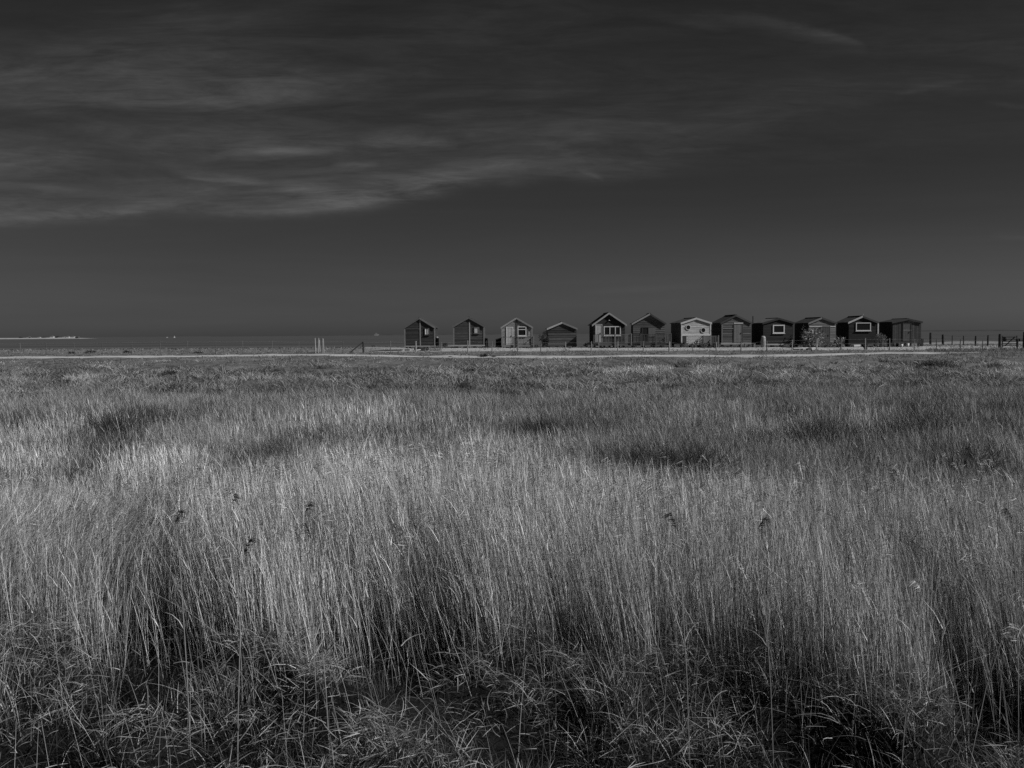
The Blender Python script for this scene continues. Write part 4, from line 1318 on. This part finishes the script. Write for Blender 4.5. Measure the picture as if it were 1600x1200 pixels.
# clumps, dark rushes among pale grass
nc_ = 5900; per = 60
cx0, cy0 = scatter(nc_, 14.5, 42, half=.62)
cdk = patches(cx0, cy0, DARK, .8)
cs = RS.uniform(.4, 1.2, nc_)
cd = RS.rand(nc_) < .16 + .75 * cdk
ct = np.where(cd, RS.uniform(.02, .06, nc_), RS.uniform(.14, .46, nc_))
I = np.repeat(np.arange(nc_), per); n = len(I)
x = cx0[I] + RS.normal(size=n) * .26 * cs[I] * np.where(cd[I], 1.4, 1); y = cy0[I] + RS.normal(size=n) * .20 * cs[I]
d = np.stack([(x - cx0[I]) * .7 + RS.normal(size=n) * .13 - .07, (y - cy0[I]) * .7 + RS.normal(size=n) * .13, np.ones(n)], 1)
bend = np.stack([d[:, 0] * .5, d[:, 1] * .5, -RS.uniform(.0, .35, n)], 1)
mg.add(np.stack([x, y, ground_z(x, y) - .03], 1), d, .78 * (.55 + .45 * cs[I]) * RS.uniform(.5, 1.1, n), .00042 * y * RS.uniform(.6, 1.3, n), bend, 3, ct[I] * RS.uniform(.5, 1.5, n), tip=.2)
# tussocky turf out to the track
x, y = scatter(230000, 34, 73, half=.62)
hum = fbm(x / 1.3 + 2, y / 2.6, 3); hum2 = fbm(x / 5 + 60, y / 7, 3)
kp = RS.rand(len(x)) < np.clip(hum * 2.6 - .75, .1, 1) * (1 - .75 * sstep(61, 70, y + 5 * (hum2 - .5)))
x, y, hum, hum2 = x[kp], y[kp], hum[kp], hum2[kp]; n = len(x)
d = np.stack([RS.normal(size=n) * .3 - .06, RS.normal(size=n) * .3, np.ones(n)], 1)
bend = np.stack([d[:, 0] * .6, d[:, 1] * .6, -RS.uniform(.1, .5, n)], 1)
hh = (.12 + .95 * np.clip(hum - .25, 0, 1)) * RS.uniform(.6, 1.25, n) * (1 - .55 * sstep(58, 68, y))
tone = .06 + .40 * hum2 ** 1.3 * RS.uniform(.6, 1.4, n)
tone = tone * (.22 + .95 * sstep(.34, .58, hum)) * (1 + .55 * np.exp(-((y - 58 - 4 * (hum2 - .5)) / 3.0) ** 2))
mg.add(np.stack([x, y, ground_z(x, y) - .03], 1), d, hh, .00070 * y * RS.uniform(.6, 1.4, n), bend, 2, tone, tip=.2)
# separate pale tufts standing out of the turf
nc_ = 6000; per = 34
cx0, cy0 = scatter(nc_, 36, 68, half=.62)
kp = RS.rand(nc_) < np.clip(fbm(cx0 / 6 + 9, cy0 / 5 + 4, 3) * 2.4 - .6, .08, 1) * (1 - .7 * sstep(62, 67, cy0))
cx0, cy0 = cx0[kp], cy0[kp]; nc_ = len(cx0)
cs = RS.uniform(.5, 1.3, nc_); ct = RS.uniform(.10, .42, nc_) * np.where(RS.rand(nc_) < .25, .2, 1)
I = np.repeat(np.arange(nc_), per); n = len(I)
x = cx0[I] + RS.normal(size=n) * .28 * cs[I]; y = cy0[I] + RS.normal(size=n) * .22 * cs[I]
d = np.stack([(x - cx0[I]) * 1.4 + RS.normal(size=n) * .2 - .08, (y - cy0[I]) * 1.4 + RS.normal(size=n) * .2, np.ones(n)], 1)
bend = np.stack([d[:, 0] * .5, d[:, 1] * .5, -RS.uniform(.1, .5, n)], 1)
mg.add(np.stack([x, y, ground_z(x, y) - .03], 1), d, .52 * cs[I] * RS.uniform(.6, 1.15, n), .00052 * y * RS.uniform(.6, 1.4, n), bend, 2, ct[I] * RS.uniform(.5, 1.5, n), tip=.2)
o = mg.build("marsh_grass", GRASS)
tag(o, "rough marsh grass and tussocks between the reeds and the track", "grass", kind="stuff")

# short bank grass by the fence and between the huts
bgk = Ribbons()
x, y = scatter(60000, 70, 104, half=.64)
ty_ = np.interp(x, rows[:, 0], rows[:, 1])
inhut = (x > -11) & (x < 41) & (y > 82.5)
kp = (np.abs(y - ty_) > .45 + 1.1 * fbm(x / 1.5, y * 0 + 6, 3)) & (RS.rand(len(x)) < np.where(inhut, .40, 1) * np.clip(fbm(x / 1.2, y / 1.6 + 8, 3) * 2.8 - .8, .05, 1))
x, y = x[kp], y[kp]; n = len(x)
d = np.stack([RS.normal(size=n) * .4 - .05, RS.normal(size=n) * .4, np.ones(n)], 1)
bend = np.stack([d[:, 0] * .6, d[:, 1] * .6, -RS.uniform(.1, .6, n)], 1)
bgk.add(np.stack([x, y, ground_z(x, y) - .02], 1), d, RS.uniform(.08, .26, n), RS.uniform(.03, .07, n), bend, 2, .18 * RS.uniform(.3, 1.7, n), tip=.2)
# long grass on the shoulder beyond the rightmost hut
x = RS.uniform(34, 56, 7000); y = RS.uniform(72, 90, 7000)
kp = (x > .445 * y) & (y < 84)
x, y = x[kp], y[kp]; n = len(x)
d = np.stack([RS.normal(size=n) * .2 - .05, RS.normal(size=n) * .2, np.ones(n)], 1)
bend = np.stack([d[:, 0] * .6, d[:, 1] * .6, -RS.uniform(.1, .4, n)], 1)
bgk.add(np.stack([x, y, ground_z(x, y) - .02], 1), d, RS.uniform(.14, .42, n), RS.uniform(.02, .04, n), bend, 2, .15 * RS.uniform(.4, 1.5, n), tip=.2)
o = bgk.build("bank_grass", GRASS)
tag(o, "short patchy grass on the bank around track and fence", "grass", kind="stuff")


# ------------------------------------------------------------------ single tall reeds that stand out
def tall_reed(hx_, hy_, lab, dark, lean=.05, zt=1.5, droop=.16):
    hor = 522 - (hx_ - 800) * .007
    Y = (CAMZ - zt) * F / (hy_ - hor)
    T = pt(hx_, hy_, Y)
    bx = T.x + lean * 2.4
    z0 = gz(bx, Y)
    e_ = empty("tall_reed", (bx, Y, z0), 0, lab, "reed", "single reeds with feathery heads")
    top = T - Vector((bx, Y, z0))
    pts = [Vector((0, 0, -.05)), Vector((top.x * .25, 0, top.z * .4)), Vector((top.x * .6, 0, top.z * .75)), top]
    MB().tube(pts, [.0042, .004, .0035, .0025], 5).build("stem", grey(.24, .2), e_)
    rb = Ribbons(); n = 46
    t = RS.rand(n); sg = 1 if droop > 0 else -1
    b0 = np.array(top)[None, :] + np.stack([droop * .35 * t ** 1.6, RS.normal(size=n) * .005, .15 * t - abs(droop) * .2 * t ** 2], 1)
    dd = np.stack([sg * .45 + RS.normal(size=n) * .35, RS.normal(size=n) * .35, .75 - .9 * t], 1)
    rb.add(b0, dd, RS.uniform(.025, .06, n), np.full(n, .005), np.stack([np.full(n, sg * .3), np.zeros(n), np.full(n, -.5)], 1), 2, (.028 if dark else .5) * RS.uniform(.5, 1.7, n), tip=.3)
    rb.build("seed_head", REED, e_)
    for tq in (.35, .55, .8):
        rb = Ribbons()
        b0 = np.array([[np.interp(tq, [0, .4, .75, 1], [p.x for p in pts]), 0, tq * top.z]])
        rb.add(b0, np.array([[random.choice([-1, 1]) * .4, random.uniform(-.3, .3), 1.0]]), np.array([.28]), np.array([.008]), np.array([[random.uniform(-.3, .3), 0, -.4]]), 3, np.array([.42]))
        rb.build("leaf", REED, e_)


for a in ((1582, 818, "reed with a black drooping head near the right edge", True, .04, 1.5, -.14), (275, 818, "dark headed reed, leftmost in the reed bed", True, .03),
          (486, 842, "dark headed reed low in the left half, right of two others", True, .05, 1.5, -.12), (476, 806, "dark headed reed highest of the three in the left half", True, .03),
          (382, 866, "dark headed reed lowest in the left half", True, -.04, 1.5), (1184, 832, "dark headed reed in the right half below the weathered hut", True, .06),
          (1056, 826, "dark headed reed a little right of the centre", True, .05, 1.5, -.12), (364, 796, "narrow dark headed reed in the upper left reed bed", True, .02, 1.5, .05),
          (1565, 1000, "pale plume on a reed leaning at the right edge foreground", False, -.10, .95, .18), (1440, 930, "pale bent reed rising from the right foreground grass", False, -.06, 1.1, -.18)):
    tall_reed(*a)

# ------------------------------------------------------------------ render settings
scene.view_settings.view_transform = 'Standard'
scene.view_settings.look = 'None'
scene.view_settings.exposure = 0.0
scene.view_settings.gamma = 1.0
c_ = scene.cycles
c_.max_bounces = 5; c_.diffuse_bounces = 3; c_.glossy_bounces = 2; c_.transmission_bounces = 3; c_.transparent_max_bounces = 4
c_.use_denoising = False
c_.sample_clamp_indirect = 4
